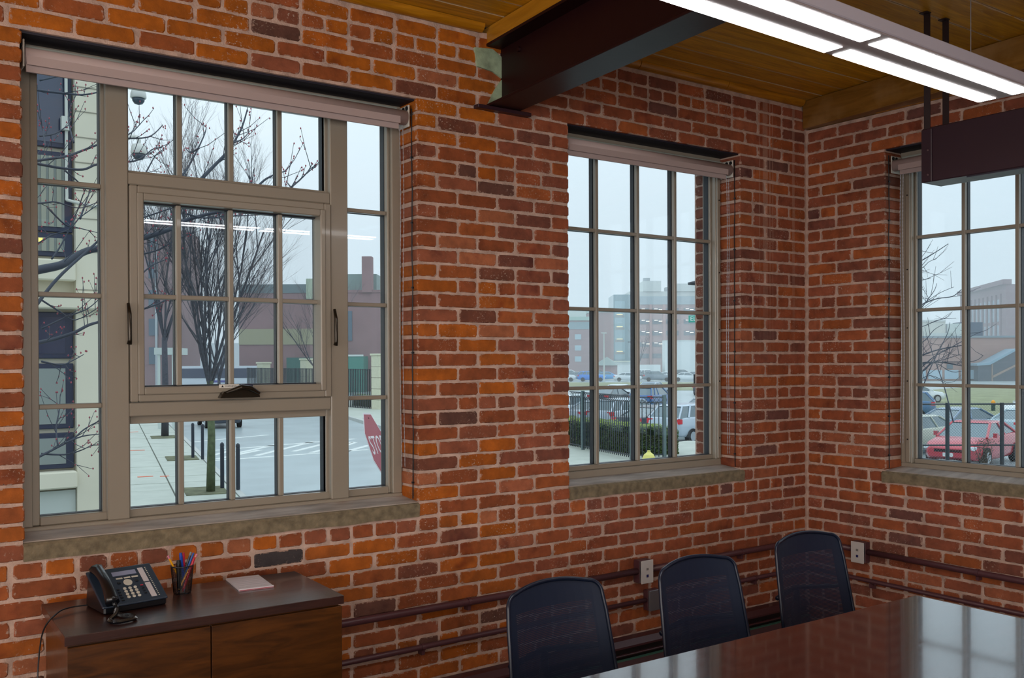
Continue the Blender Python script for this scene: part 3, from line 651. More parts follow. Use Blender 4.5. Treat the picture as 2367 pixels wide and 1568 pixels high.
# ------------------------------------------------------------------ desk phone
M_PH = mat('phone_shell', s(34, 46, 62), .38); M_PHD = mat('phone_dark', s(10, 12, 18), .3, coat=.3); M_KEY = mat('phone_white_key', s(200, 198, 186), .4)
ph = thing('desk_phone', 'black office desk phone with handset on the credenza', 'telephone', (-4.02, -.285, CT), .13)
ph.scale = (.91, .95, .93)
# face plane: y from -.10 (z .03) to .075 (z .125)
FA, FBp = Vector((0, -.105, .028)), Vector((0, .045, .118)); fv = (FBp-FA).normalized(); fl = (FBp-FA).length; fn_ = Vector((0, -fv.z, fv.y))
MB().prism([(-.105, .0), (-.105, .028), (.045, .118), (.055, .112), (.075, .0)], 0, -.112, .118).build('base', M_PHD, ph, bevel=.006)
def face(name, u0, u1, v0, v1, h0, h1, m, bv=0., par=ph, nm=None):
    q = MB(); c = FA+Vector(((u0+u1)/2, 0, 0))+fv*((v0+v1)/2)+fn_*((h0+h1)/2)
    q.obox(c, (1, 0, 0), fv, fn_, abs(u1-u0)/2, abs(v1-v0)/2, abs(h1-h0)/2); return q.build(name, m, par, bevel=bv, seg=2 if bv > .002 else 1)
face('face_plate', -.12, .12, -.006, fl+.012, -.004, .006, M_PH, .005)
face('display', -.036, .052, fl*.80, fl*.92, .006, .008, mat('lcd', s(140, 146, 176), .2))
for i in range(3): face('soft_key', -.030+i*.029, -.006+i*.029, fl*.69, fl*.73, .006, .009, M_KEY, .001)
q = MB(); q.lathe([(.016, 0), (.016, .002), (.013, .003)], n=20); o = q.build('navigation_pad', M_KEY, ph); o.matrix_local = Matrix.Translation(FA+fv*fl*.57+fn_*.006+Vector((.006, 0, 0))) @ Vector((0, 0, 1)).rotation_difference(fn_).to_matrix().to_4x4()
for u in (-.026, .040): face('round_key', u-.006, u+.006, fl*.56, fl*.61, .006, .009, M_PHD, .001)
km = MB(); km.lathe([(.0062, 0), (.0062, .002), (.0045, .003)], n=10)
kme = None
for r in range(4):
    for c in range(3):
        if kme is None: kme = km.build('dial_key', M_KEY, ph)
        k = kme if (r == 0 and c == 0) else kme.copy()
        if k is not kme: COL.objects.link(k)
        k.parent = ph; k.matrix_local = Matrix.Translation(FA+fv*fl*(.40-.085*r)+fn_*.006+Vector((-.016+c*.0195, 0, 0))) @ Vector((0, 0, 1)).rotation_difference(fn_).to_matrix().to_4x4()
face('hold_key', .043, .054, fl*.41, fl*.44, .006, .009, mat('red_key', s(170, 40, 60), .4), .001)
for i in range(3): face('side_key', .043, .054, fl*(.33-.08*i), fl*(.36-.08*i), .006, .009, M_PHD, .001)
for i in range(5): face('side_key', -.046, -.035, fl*(.38-.08*i), fl*(.41-.08*i), .006, .009, M_PHD, .001)
face('paper_label', .063, .083, fl*.52, fl*.95, .006, .0072, mat('paper_label', s(196, 192, 198), .7))
face('paper_label', .063, .083, fl*.05, fl*.48, .006, .0072, mat('paper_label', s(196, 192, 198), .7))
for i in range(17): face('line_button', .090, .094, fl*(.06+.054*i), fl*(.075+.054*i), .006, .008, M_KEY)
hs = MB()
def hp(u, v, h): return FA+Vector((u, 0, 0))+fv*v+fn_*h
N_ = 14; vs = []
for i in range(N_+1):
    t = i/N_; v = -.004+t*(fl+.008); hgt = .022+.020*math.sin(PI*t); w_ = .020+.006*abs(2*t-1)**2; th = .012+.010*abs(2*t-1)**3
    rp = [hp(-.088+w_*math.cos(a*PI/4), v, hgt+th*math.sin(a*PI/4)) for a in range(8)]; vs += rp
hs.add(vs, [(i*8+k, i*8+(k+1) % 8, (i+1)*8+(k+1) % 8, (i+1)*8+k) for i in range(N_) for k in range(8)]+[tuple(range(8))[::-1], tuple(N_*8+k for k in range(8))])
hso = hs.build('handset', M_PHD, ph, smooth=True)
# coiled cord: from the handset down onto the top and back
cen = [hp(-.082, .0, .02), hp(-.075, -.02, .004), Vector((-.10, -.175, .016)), Vector((-.135, -.215, .010)), Vector((-.125, -.245, .009)), Vector((-.09, -.25, .009)), Vector((-.055, -.238, .009)), Vector((-.05, -.20, .009)), Vector((-.075, -.17, .009)), Vector((-.08, -.12, .012)), Vector((-.06, -.09, .014))]
def spline(pts, n=10):
    out = []
    for i in range(len(pts)-1):
        p0, p1, p2, p3 = pts[max(i-1, 0)], pts[i], pts[i+1], pts[min(i+2, len(pts)-1)]
        for k in range(n):
            t = k/n; out.append(.5*((2*p1)+(p2-p0)*t+(2*p0-5*p1+4*p2-p3)*t*t+(3*p1-p0-3*p2+p3)*t**3))
    return out+[pts[-1]]
sp_ = spline(cen, 60); hel = []
for i, p in enumerate(sp_[:-1]):
    t = (sp_[i+1]-p).normalized(); a = t.cross(Vector((0, 0, 1))).normalized(); b = t.cross(a); ang = i*2*PI/5; hel.append(p+(a*math.cos(ang)+b*math.sin(ang))*.0062)
MB().tube(hel, .0018, n=4).build('coiled_cord', M_PHD, ph)
pc = spline([Vector((-4.13, -.26, CT+.01)), Vector((-4.19, -.27, CT+.012)), Vector((-4.235, -.31, CT+.008)), Vector((-4.29, -.40, CT-.02)), Vector((-4.315, -.46, CT-.12)), Vector((-4.32, -.48, CT-.26)), Vector((-4.31, -.47, CT-.5)), Vector((-4.31, -.4, CT-.72))], 8)
o = MB(pc[0]).tube(pc, .0025, n=6).build('phone_cable', M_BLK, smooth=True); o.location = pc[0]; tag(o, 'thin black cable looping off the left end of the credenza', 'cable')

# ------------------------------------------------------------------ pen cup and its contents
CUP = Vector((-3.808, -.232, CT))
cp = thing('pen_cup', 'black wire-mesh cup holding pens and pencils on the credenza', 'pen holder', CUP)
m_ = MB(); R0, R1, HC = .030, .039, .098
for k in range(44):
    a = 2*PI*k/44
    for sgn in (1,):
        m_.tube([(R0*math.cos(a), R0*math.sin(a), .002), (R1*math.cos(a), R1*math.sin(a), HC)], .00065, n=3, cap=False)
for j in range(26):
    t = j/25; r = R0+(R1-R0)*t; m_.tube([(r*math.cos(2*PI*k/24), r*math.sin(2*PI*k/24), .002+t*(HC-.002)) for k in range(25)], .00065, n=3, cap=False)
m_.build('wire_mesh', M_PHD, cp)
MB().tube([(R1*math.cos(2*PI*k/24), R1*math.sin(2*PI*k/24), HC) for k in range(25)], .002, n=6).build('rim', M_PHD, cp, smooth=True)
MB().lathe([(.001, 0), (R0, 0), (R0+.001, .004), (.001, .004)], n=24).build('base', M_PHD, cp)
def stick(name, label, cat, b, t, r, col, endc=None, tipc=None, group=None):
    b, t = CUP+Vector(b), CUP+Vector(t); d = (t-b).normalized(); L_ = (t-b).length
    th = thing(name, label, cat, b, 0, group); q = lambda a, c, ra, rb, n=8: MB().tube([d*a, d*c], ra, rb, n=n)
    q(.012, L_-.012, r, r, 6 if name == 'pencil' else 10).build('barrel', mat(name+str(col), col, .35), th)
    q(0, .012, .0006, r).build('tip', mat('tip'+str(tipc or col), tipc or col, .5), th)
    q(L_-.012, L_, r*1.02, r*1.0 if endc else r*.8).build('eraser' if name == 'pencil' else 'end_cap', mat('end'+str(endc or col), endc or col, .6), th)
YEL, PNK = s(226, 160, 10), s(214, 130, 150)
stick('pencil', 'yellow pencil leaning out of the left side of the cup', 'pencil', (.012, .004, .006), (-.050, .0, .138), .0036, YEL, PNK, s(60, 50, 40))
stick('marker', 'thick black marker standing at the left of the cup', 'marker', (-.012, -.008, .006), (-.014, -.004, .118), .0085, s(12, 12, 14))
stick('pen', 'bright blue pen standing in the middle of the cup', 'pen', (.008, .004, .006), (-.004, .006, .142), .0058, s(24, 70, 170))
stick('pen', 'red pen standing behind the middle of the cup', 'pen', (.010, .012, .006), (.010, .016, .140), .0042, s(190, 24, 60))
stick('pen', 'dark grey pen leaning right in the cup', 'pen', (-.010, .012, .006), (.034, .008, .140), .0040, s(52, 62, 70), s(120, 130, 130))
stick('pen', 'shiny blue pen leaning to the right beside the yellow pencil', 'pen', (-.016, -.006, .006), (.041, .0, .138), .0040, s(30, 84, 160))
stick('marker', 'red marker leaning to the right in front of the yellow pencil', 'marker', (-.004, -.014, .006), (.040, -.012, .124), .0046, s(184, 24, 54))
stick('pencil', 'yellow pencil leaning out of the right side of the cup', 'pencil', (-.022, -.012, .006), (.050, -.008, .134), .0036, YEL, PNK, s(60, 50, 40))
# ------------------------------------------------------------------ notepad
nd = thing('notepad', 'white notepad lying on the right end of the credenza', 'notepad', (-3.565, -.238, CT), -.10)
M_PAP = mat('pad_paper', s(206, 200, 206), .7)
MB().box(-.062, .062, -.105, .100, 0, .007).build('pages', M_PAP, nd, bevel=.0008)
MB().box(-.063, .063, -.1055, -.099, 0, .0078).build('binding_edge', M_PAP, nd)
MB().box(-.0622, .0622, -.1062, -.1050, .0008, .0035).build('red_backing', mat('pad_red', s(150, 40, 60), .6), nd)
for i in range(6): MB().box(-.05, .05, .08-.028*i, .0806-.028*i, .0069, .0073).build('ruled_line', mat('rule_pink', s(196, 178, 190), .7), nd)

# ------------------------------------------------------------------ conference table
TZ = .70
M_TAB = wood_mat('mahogany_top', s(30, 9, 11), s(58, 19, 18), (1.2, 6, 6), .16, .7, 4)
tbx = thing('conference_table', 'long glossy red-brown conference table with the chairs along it', 'table', (-1.545, -1.675, FLZ), -.012)
MB().box(-2.75, 0, -1.2, 0, TZ-FLZ-.035, TZ-FLZ).build('table_top', M_TAB, tbx, bevel=.012, seg=3)
MB().box(-2.6, -.15, -1.05, -.15, TZ-FLZ-.10, TZ-FLZ-.035).build('apron', M_TAB, tbx, bevel=.003)
for x in (-.55, -2.2):
    MB().box(x-.05, x+.05, -.95, -.25, .04, TZ-FLZ-.035).build('leg_panel', M_TAB, tbx, bevel=.004)
    MB().box(x-.08, x+.08, -1.05, -.15, 0, .04).build('foot', M_TAB, tbx, bevel=.006)

# ------------------------------------------------------------------ mesh chairs (built facing -y)
M_CH = mat('chair_plastic', s(12, 22, 42), .35); M_MESH = mat('chair_mesh', s(7, 24, 48), .55); M_FAB = mat('seat_fabric', s(20, 24, 34), .9, bump=.4, bscale=300)
def make_chair(label):
    t = thing('mesh_chair', label, 'chair', (0, 0, FLZ), 0, 'black mesh chairs along the far side of the table')
    zt, zb = .902, .42; tilt = .16; HW = .205
    def bp(u, z):      # back surface: curved across the width, leaning away from the sitter
        return Vector((u, (z-zb)*tilt+.03-.036*(u/HW)**2, z))
    def halfw(z): f = (z-zb)/(zt-zb); return .232-.030*f
    # outline: rounded top corners, slightly arched top
    ol = []; n = 10
    ol.append((-halfw(zb), zb)); ol.append((-halfw(zb+.2), zb+.2)); ol.append((-halfw(zt-.12), zt-.12))
    for k in range(n+1):
        a = PI-k*PI/2/n; ol.append((-halfw(zt)+.044+.044*math.cos(a), zt-.064+.044*math.sin(a)))
    for k in range(1, 12):
        u = -halfw(zt)+.044+(2*halfw(zt)-.088)*k/12; ol.append((u, zt-.02+.018*(1-(2*k/12-1)**2)))
    for k in range(n+1):
        a = PI/2-k*PI/2/n; ol.append((halfw(zt)-.044+.044*math.cos(a), zt-.064+.044*math.sin(a)))
    ol += [(halfw(zt-.12), zt-.12), (halfw(zb+.2), zb+.2), (halfw(zb), zb)]
    MB().tube([bp(u, z) for u, z in ol+[ol[0]]], .0070, n=8).build('back_frame', M_CH, t, smooth=True)
    def xspan(z):
        hw = halfw(z)
        if z > zt-.064:
            k = min(1, (z-(zt-.064))/.044); hw = hw-.044+.044*math.sqrt(max(0, 1-k*k))
            if z > zt-.02: hw = (hw)*math.sqrt(max(0.02, 1-(z-zt+.02)/.018))
        return hw-.004
    q = MB(); z = zb+.005
    inner_lo, inner_hi = .17, zt-.085
    while z < zt-.006:
        hw = xspan(z); g = .0048
        us = [-hw+2*hw*i/12 for i in range(13)]
        q.add([bp(u, z) for u in us]+[bp(u, z+g) for u in us], [(i, i+1, i+14, i+13) for i in range(12)]); z += .0053
    q.build('mesh_panel', M_MESH, t, kind='stuff')
    # opaque woven border inside the frame
    q = MB(); rows = 24
    for sgn in (-1, 1):
        vs = []
        for i in range(rows+1):
            zz = zb+.01+(zt-.035-zb)*i/rows; hw = xspan(zz); vs += [bp(sgn*hw, zz)+Vector((0, .002, 0)), bp(sgn*(hw-.042), zz)+Vector((0, .002, 0))]
        q.add(vs, [(2*i, 2*i+1, 2*i+3, 2*i+2) for i in range(rows)])
    us = [-.17+.34*i/12 for i in range(13)]
    for z0, z1 in ((zt-.085, zt-.004), (zb, zb+.05)): q.add([bp(u, z0)+Vector((0, .002, 0)) for u in us]+[bp(u, z1-(.018*(u/.15)**2+.02*max(0, abs(u)-.14)/.03 if z1 > .8 else 0))+Vector((0, .002, 0)) for u in us], [(i, i+1, i+14, i+13) for i in range(12)])
    q.build('mesh_border', M_MESH, t)
    # rear support seen dimly through the mesh
    MB().tube([(0, .10, .40), (0, .13, .52), (0, .125, .66)], [.03, .022, .012], n=8).tube([bp(-.19, .66)+Vector((0, .03, 0)), (0, .135, .665), bp(.19, .66)+Vector((0, .03, 0))], .010, n=8).build('back_support', M_CH, t, smooth=True)
    MB().box(-.24, .24, -.43, .03, .40, .46).build('seat', M_FAB, t, bevel=.025, seg=4)
    MB().box(-.18, .18, -.32, .06, .37, .40).build('seat_pan', M_CH, t, bevel=.01)
    for sx in (-1, 1):
        a = MB().tube([(sx*.20, -.12, .385), (sx*.26, -.14, .40), (sx*.265, -.14, .57)], .014, n=8).build('arm_post', M_CH, t, smooth=True)
        MB().box(sx*.265-.035, sx*.265+.035, -.30, -.07, .565, .59).build('armrest', M_CH, t, bevel=.012, seg=3)
    MB().cyl((0, -.12, .25), (0, 0, 1), .028, .26, 12).build('gas_column', M_CH, t)
    q = MB()
    for k in range(5):
        a = k*2*PI/5+.3; q.tube([(0, -.12, .115), (.17*math.cos(a), -.12+.17*math.sin(a), .10), (.25*math.cos(a), -.12+.25*math.sin(a), .075)], [.03, .02, .016], n=6)
    q.build('star_base', M_CH, t)
    for k in range(5):
        a = k*2*PI/5+.3; MB().cyl((.25*math.cos(a), -.12+.25*math.sin(a), .03), (math.sin(a), -math.cos(a), 0), .03, .04, 12).build('caster', M_CH, t)
    return t
ch1 = make_chair('nearest black mesh chair, left of the white-plated wall box')
ch1.location = (-2.895, -1.305, FLZ); ch1.rotation_euler.z = .05
ch2 = copy_tree(ch1); ch2['label'] = 'middle black mesh chair, right of the white-plated wall box'; ch2.location = (-2.25, -1.32, FLZ); ch2.rotation_euler.z = .03
ch3 = copy_tree(ch1); ch3['label'] = 'farthest black mesh chair, nearest the room corner'; ch3.location = (-1.525, -1.245, FLZ); ch3.rotation_euler.z = -.02
# ================================================================== OUTSIDE
GZ = -2.0
def ext(name, col, **k): return mat(name, s(*col), **k)
M_ASPH = ext('wet_asphalt', (160, 172, 174), rough=.3, var=.12, vscale=.6, bump=.2, bscale=8)
M_CONC = ext('sidewalk_concrete', (172, 177, 166), rough=.6, var=.08, vscale=1.5, bump=.15, bscale=20)
M_CURB = ext('granite_curb', (176, 178, 174), rough=.7, var=.1)
M_GRASS = ext('winter_grass', (134, 138, 104), rough=.95, var=.22, vscale=.9, bump=.6, bscale=30)
o = MB().box(-60, 420, .37, 420, GZ-.3, GZ).build('street_ground', M_ASPH); o['kind'] = 'structure'; o['label'] = 'grey wet asphalt of the street and parking lots'
o = MB().box(.37, 420, -160, .37, GZ-.3, GZ).build('street_ground', M_ASPH); o['kind'] = 'structure'; o['label'] = 'grey asphalt of the lot beyond the right window'
SD = Vector((.2175, .976, 0)); SN = Vector((.976, -.2175, 0))      # street direction and its normal
def sp(a, b, z=GZ): return Vector((4.27, 22.23, 0))+SN*a+SD*b+Vector((0, 0, z))     # a = across from the curb, b = along
def slab(m_, a0, a1, b0, b1, z0, z1, g=.0):
    vs = [sp(a0+g, b0+g, z0), sp(a1-g, b0+g, z0), sp(a1-g, b1-g, z0), sp(a0+g, b1-g, z0), sp(a0+g, b0+g, z1), sp(a1-g, b0+g, z1), sp(a1-g, b1-g, z1), sp(a0+g, b1-g, z1)]
    m_.add(vs, [(0, 3, 2, 1), (4, 5, 6, 7), (0, 1, 5, 4), (1, 2, 6, 5), (2, 3, 7, 6), (3, 0, 4, 7)]); return m_
sw = struct('sidewalk', 'pale concrete sidewalk beside the cream building')
slab(MB(), -3.6, -.16, -19, 60, GZ, GZ+.10).build('bedding', ext('joint_dark', (104, 106, 98), rough=.9), sw)
for i in range(40):
    b = -14+i*1.55
    for a0, a1 in ((-3.58, -1.66), (-1.64, -.18)): slab(MB(), a0, a1, b, b+1.55, GZ+.02, GZ+.13+random.uniform(-.004, .004), .012).build('paving_slab', M_CONC, sw)
slab(MB(), -.16, 0, -19, 60, GZ, GZ+.14).build('curb', M_CURB, sw)
def mark(name, label, cat, segs, w, m_, z=.005, group=None):
    c = Vector((sum(a[0]+b[0] for a, b in segs)/2/len(segs), sum(a[1]+b[1] for a, b in segs)/2/len(segs), GZ))
    t = thing(name, label, cat, c, 0, group)
    for a, b in segs:
        a, b = Vector((*a, GZ))-c, Vector((*b, GZ))-c; d = (b-a).normalized(); n = Vector((-d.y, d.x, 0)); q = MB()
        q.obox((a+b)/2+Vector((0, 0, z/2)), d, n, (0, 0, 1), (b-a).length/2, w/2, z/2); q.build('stripe', m_, t)
M_RW = ext('road_white', (208, 212, 208), rough=.6, var=.12, vscale=4)
mark('crosswalk', 'white hatched crosswalk painted on the street', 'road marking', [((6.22, 30.53), (12.71, 30.92)), ((7.6, 34.4), (14.65, 36.05)), ((6.76, 32.25), (8.46, 34.22)), ((6.62, 30.98), (9.17, 33.43)), ((7.9, 32.63), (10.7, 35.46)), ((8.23, 31.33), (12.59, 35.91)), ((10.05, 32.07), (12.21, 34.29)), ((10.39, 31.14), (13.84, 34.65)), ((11.69, 30.8), (13.62, 32.67)), ((12.86, 33.26), (13.83, 34.37))], .26, M_RW)
mark('stop_line', 'thin white line across the street beyond the crosswalk', 'road marking', [((7.4, 38.6), (12.32, 40.76))], .22, M_RW)
mark('utility_marks', 'orange spray-paint dashes on the sidewalk', 'paint mark', [((2.62, 26.0), (3.05, 25.95)), ((3.2, 25.75), (3.45, 25.7)), ((4.5, 35.0), (5.1, 34.8)), ((6.8, 45.0), (7.4, 44.9))], .10, ext('orange_spray', (226, 120, 92), rough=.7), .142)
# tree pits
def pit(a, b, label):
    q = MB(sp(a, b, GZ)); slab(q, a-.55, a+.5, b-.8, b+.8, GZ+.1, GZ+.150); o = q.build('tree_pit', ext('pit_soil', (96, 98, 74), rough=1., var=.4, vscale=4, bump=1.)); o.location = sp(a, b, GZ); tag(o, label, 'tree pit')
pit(-.85, -.7, 'dirt square round the nearer street tree'); pit(-.8, 8.6, 'dirt square by the farther pair of bollards'); pit(-.9, 18.9, 'dirt square round the farther street tree')
# bollards
bl = MB().lathe([(.055, 0), (.055, 1.08), (.05, 1.12), (.058, 1.14), (.05, 1.2), (.02, 1.23)], n=12).build('bollard', ext('navy_iron', (28, 38, 52), rough=.4), smooth=False); bl.location = (3.78, 21.9, GZ+.152)
tag(bl, 'left bollard of the nearer pair beside the mossy tree', 'bollard', 'dark bollards along the curb')
for (x, y), lb in (((4.02, 21.35), 'right bollard of the nearer pair beside the mossy tree'), ((5.66, 30.6), 'left bollard of the farther pair by the curb'), ((5.75, 29.8), 'right bollard of the farther pair by the curb')):
    c = bl.copy(); COL.objects.link(c); c.location = (x, y, GZ+.152); c['label'] = lb
# ------------------------------------------------------------------ cream building across the side street
M_CREAM = ext('cream_stone', (214, 208, 188), rough=.85, var=.05, vscale=.8, bump=.1); M_NAVY = ext('navy_window_frame', (36, 46, 70), rough=.4); M_DGL = ext('dark_glass', (52, 62, 84), rough=.08, spec=.8)
cb = thing('cream_building', 'cream stone building with navy-framed windows close on the left', 'building', (-1.45, 11.2, GZ)); O = Vector((-1.45, 11.2, GZ))
q = MB(O)
q.box(-9, -1.45, 11.25, 12.0, GZ, 10)                         # wall plane
q.box(-1.95, -1.45, 11.08, 12.0, GZ, 10)                      # corner pier
q.build('wall', M_CREAM, cb)
for z in [.5+.62*i for i in range(15)]:
    pass
for z in (3.15, 3.62, 4.02, 4.42, 4.78, 5.15, 5.5, 2.6): MB(O).box(-1.952, -1.448, 11.07, 11.10, z, z+.012).build('groove', ext('groove_shadow', (150, 146, 132), rough=.9), cb)
MB(O).box(-9, -1.43, 10.96, 11.3, 2.32, 2.52).build('string_course', M_CREAM, cb, bevel=.02)
MB(O).box(-9, -1.96, 11.02, 11.3, 2.72, 3.02).build('string_course', M_CREAM, cb, bevel=.02)
MB(O).box(-9, -1.96, 11.0, 11.3, -.22, .02).build('string_course', M_CREAM, cb, bevel=.02)
MB(O).prism([(-3.5, -2.0), (-1.96, -2.0), (-1.96, -.26), (-3.5, -.26)], 1, 11.15, 11.26).build('base_panel', ext('pale_grey_panel', (186, 192, 186), rough=.8), cb)
for z0, z1, blind in ((4.62, 6.6, 'sky'), (3.42, 4.56, 'vertical'), (3.07, 3.40, 'low'), (1.62, 2.28, 'open'), (.62, 1.55, 'drape'), (.05, .56, 'low2')):
    w = MB(O).box(-3.4, -1.97, 11.18, 11.26, z0, z1).build('window_frame', M_NAVY, cb, bevel=.01)
    MB(O).box(-3.4, -2.08, 11.172, 11.185, z0+.07, z1-.07).build('pane', M_DGL if blind in ('sky', 'open') else ext('drape_grey', (134, 142, 138), rough=.7), w)
    if blind in ('vertical', 'low'):
        for k in range(12):
            x = -2.12-k*.1; MB(O).box(x-.062, x, 11.155, 11.17, z0+.07, z1-.07).build('blind_slat', ext('blind_slat', (150, 152, 138), rough=.8), w)
    if blind == 'low':
        for k in range(3): MB(O).box(-2.42-k*.13, -2.37-k*.13, 11.15, 11.156, z1-.14, z1-.08).build('lit_lamp', mat('office_light', s(255, 226, 110), emit=1.0), w)
cdp = spline([Vector((-2.06, 11.1, 6.5)), Vector((-2.06, 11.1, 4.9)), Vector((-2.06, 11.1, 4.0)), Vector((-2.0, 11.08, 3.86)), Vector((-1.46, 11.04, 3.80))], 6)
MB(O).tube(cdp, .022, n=8).build('wall_conduit', ext('conduit_cream', (196, 198, 190), rough=.5), cb, smooth=True)
MB(O).box(-2.13, -2.02, 11.04, 11.14, 4.86, 5.05).build('junction_box', ext('conduit_cream', (196, 198, 190), rough=.5), cb)
# dome cameras on brackets
def dome(z, label):
    t = thing('dome_camera', label, 'security camera', (-1.265, 10.34, z), 0)
    M_D = ext('camera_white', (206, 206, 200), rough=.4)
    MB().lathe([(.02, .14), (.085, .12), (.105, .06), (.108, .0), (.10, -.01)], n=20).build('housing', M_D, t, smooth=True)
    MB().lathe([(.088, -.01), (.080, -.05), (.055, -.085), (.01, -.1)], n=20).build('dome', ext('camera_dome', (60, 72, 84), rough=.1), t, smooth=True)
    MB().tube(spline([Vector((0, 0, .13)), Vector((0, 0, .20)), Vector((-.06, .03, .235)), Vector((-.14, .06, .2)), Vector((-.2, .75, .15))], 5), .028, n=8).build('arm', M_D, t, smooth=True)
dome(5.28, 'upper white dome camera on the corner of the cream building'); dome(4.50, 'lower white dome camera on the corner of the cream building')
# ------------------------------------------------------------------ stop sign (leaning, seen very obliquely)
ss = thing('stop_sign', 'red octagonal stop sign seen at a steep angle, leaning', 'road sign', (0, 0, 0))
cen_ = Vector((0.0449, 5.6870, 0.6438)); ss.location = cen_
U_ = Vector((0.4989, 0.5714, -0.0478)); Vd = Vector((0.1608, -0.2005, -0.7156)); U_ = U_.normalized()*.76; Vd = (Vd-U_.normalized()*Vd.dot(U_.normalized())).normalized()*.76
NN = U_.cross(Vd).normalized(); NN = NN if NN.dot(CAM-cen_) > 0 else -NN
oc = [(-.207, -.5), (.207, -.5), (.5, -.207), (.5, .207), (.207, .5), (-.207, .5), (-.5, .207), (-.5, -.207)]
def octo(k, h0, h1):
    q = MB(); q.add([U_*a*k+Vd*b*k+NN*h0 for a, b in oc]+[U_*a*k+Vd*b*k+NN*h1 for a, b in oc], [tuple(range(8)), tuple(range(8, 16))[::-1]]+[(i, (i+1) % 8, 8+(i+1) % 8, 8+i) for i in range(8)]); return q
octo(1, -.003, 0).build('white_border', ext('sign_white', (206, 196, 198), rough=.5), ss)
octo(.95, 0, .002).build('red_face', ext('sign_red', (150, 52, 66), rough=.5), ss)
Mx = Matrix((U_.normalized(), -Vd.normalized(), NN)).transposed().to_4x4()
text_mesh('lettering', 'STOP', .30, ext('sign_white', (206, 196, 198), rough=.5), ss, Matrix.Translation(NN*.003) @ Mx, .001, sx=.88)
MB().cyl(Vd*-.42+NN*.003, NN, .008, .008, 8).build('bolt', M_BLK, ss)
MB().tube([Vd*-.45-NN*.03, Vd*.5-NN*.03, Vd*1.5-NN*.03+Vector((.1, 0, 0)), Vector((.6, 0, -cen_.z+GZ))], .03, n=8).build('post', ext('galv_post', (130, 134, 134), rough=.5), ss)
# ------------------------------------------------------------------ trees
M_BARK = ext('dark_bark', (76, 78, 86), rough=.9, var=.3, vscale=20); M_MOSS = ext('mossy_bark', (84, 94, 68), rough=.95, var=.35, vscale=9, bump=1., bscale=30)
M_TWIG = ext('twig_brown', (108, 100, 102), rough=.9); M_NBR = ext('wet_bark', (46, 54, 68), rough=.6); M_BUD = ext('red_bud', (150, 62, 78), rough=.6)
def grow(m_, tw, p, d, L_, r, lev, rnd, spread, gc=5, upb=.25):
    n = 4; pts = [p]; q = Vector(p); dd = Vector(d).normalized()
    for i in range(n):
        dd = (dd+Vector((rnd.gauss(0, .07), rnd.gauss(0, .07), rnd.gauss(0, .05)+upb*.12))).normalized(); q = q+dd*L_/n; pts.append(q.copy())
    (m_ if lev > 1 else tw).tube(pts, r, r*.45, n=5 if lev > 2 else 3, cap=False)
    if lev == 0: return
    for k in range(gc):
        t = .25+.7*(k+rnd.random()*.6)/gc; i = min(n-1, int(t*n)); b = pts[i].lerp(pts[i+1], t*n-i)
        side = Vector((rnd.gauss(0, 1), rnd.gauss(0, 1), rnd.gauss(0, .4))); side = (side-dd*side.dot(dd)).normalized()
        nd_ = (dd*math.cos(spread)+side*math.sin(spread)+Vector((0, 0, upb*.5))).normalized()
        grow(m_, tw, b, nd_, L_*rnd.uniform(.42, .62), r*.45, lev-1, rnd, spread, gc, upb)
def bare_tree(label, base, th, tr, H_, nst, seed, fan=.42, lev=3, gc=5, bark=M_BARK, lean=(0, 0), group='bare street trees', r=None):
    rnd = random.Random(seed); t = thing('bare_tree', label, 'tree', base, 0, group)
    f = Vector((lean[0], lean[1], th)); MB().tube([(0, 0, 0), f*.5+Vector((.03, 0, 0)), f], tr, tr*.7, n=10).build('trunk', bark, t, smooth=True)
    m_, tw = MB(), MB()
    for k in range(nst):
        a = 2*PI*k/nst+rnd.uniform(-.3, .3); fa = fan*rnd.uniform(.35, 1.15); d = Vector((math.cos(a)*math.sin(fa), math.sin(a)*math.sin(fa), math.cos(fa)))
        grow(m_, tw, f*rnd.uniform(.82, 1.), d, H_*rnd.uniform(.75, 1.05), (r or tr*.5), lev, rnd, .42, gc)
    m_.build('branches', M_BARK, t); tw.build('twigs', M_TWIG, t)
    return t
bare_tree('bare many-stemmed tree with mossy trunk beside the near bollards', (3.32, 21.45, GZ+.152), 2.9, .115, 5.0, 9, 21, .42, bark=M_MOSS, lev=4, gc=5, r=.042)
bare_tree('bare tree with dark trunk farther along the sidewalk', (7.67, 41.3, GZ+.152), 4.5, .17, 7.0, 7, 4, .5, gc=5, r=.055)
bare_tree('small bare tree by the iron fence across the street', (27.5, 69.5, GZ), 3.0, .12, 5.6, 6, 9, .6, lev=3, gc=5, r=.05)
bare_tree('slender bare tree with forked trunk beyond the street', (17.4, 63, GZ), 2.5, .14, 8.5, 8, 15, .55, lev=3, gc=6, r=.05)
bare_tree('thin bare tree left of the pale boundary wall', (111, 121, GZ), 2.5, .14, 5.5, 5, 33, .35, lev=2, gc=4)
bare_tree('thin bare tree in front of the blank white wall', (116.5, 108.5, GZ), 3.0, .15, 7, 5, 34, .3, lev=2, gc=4)
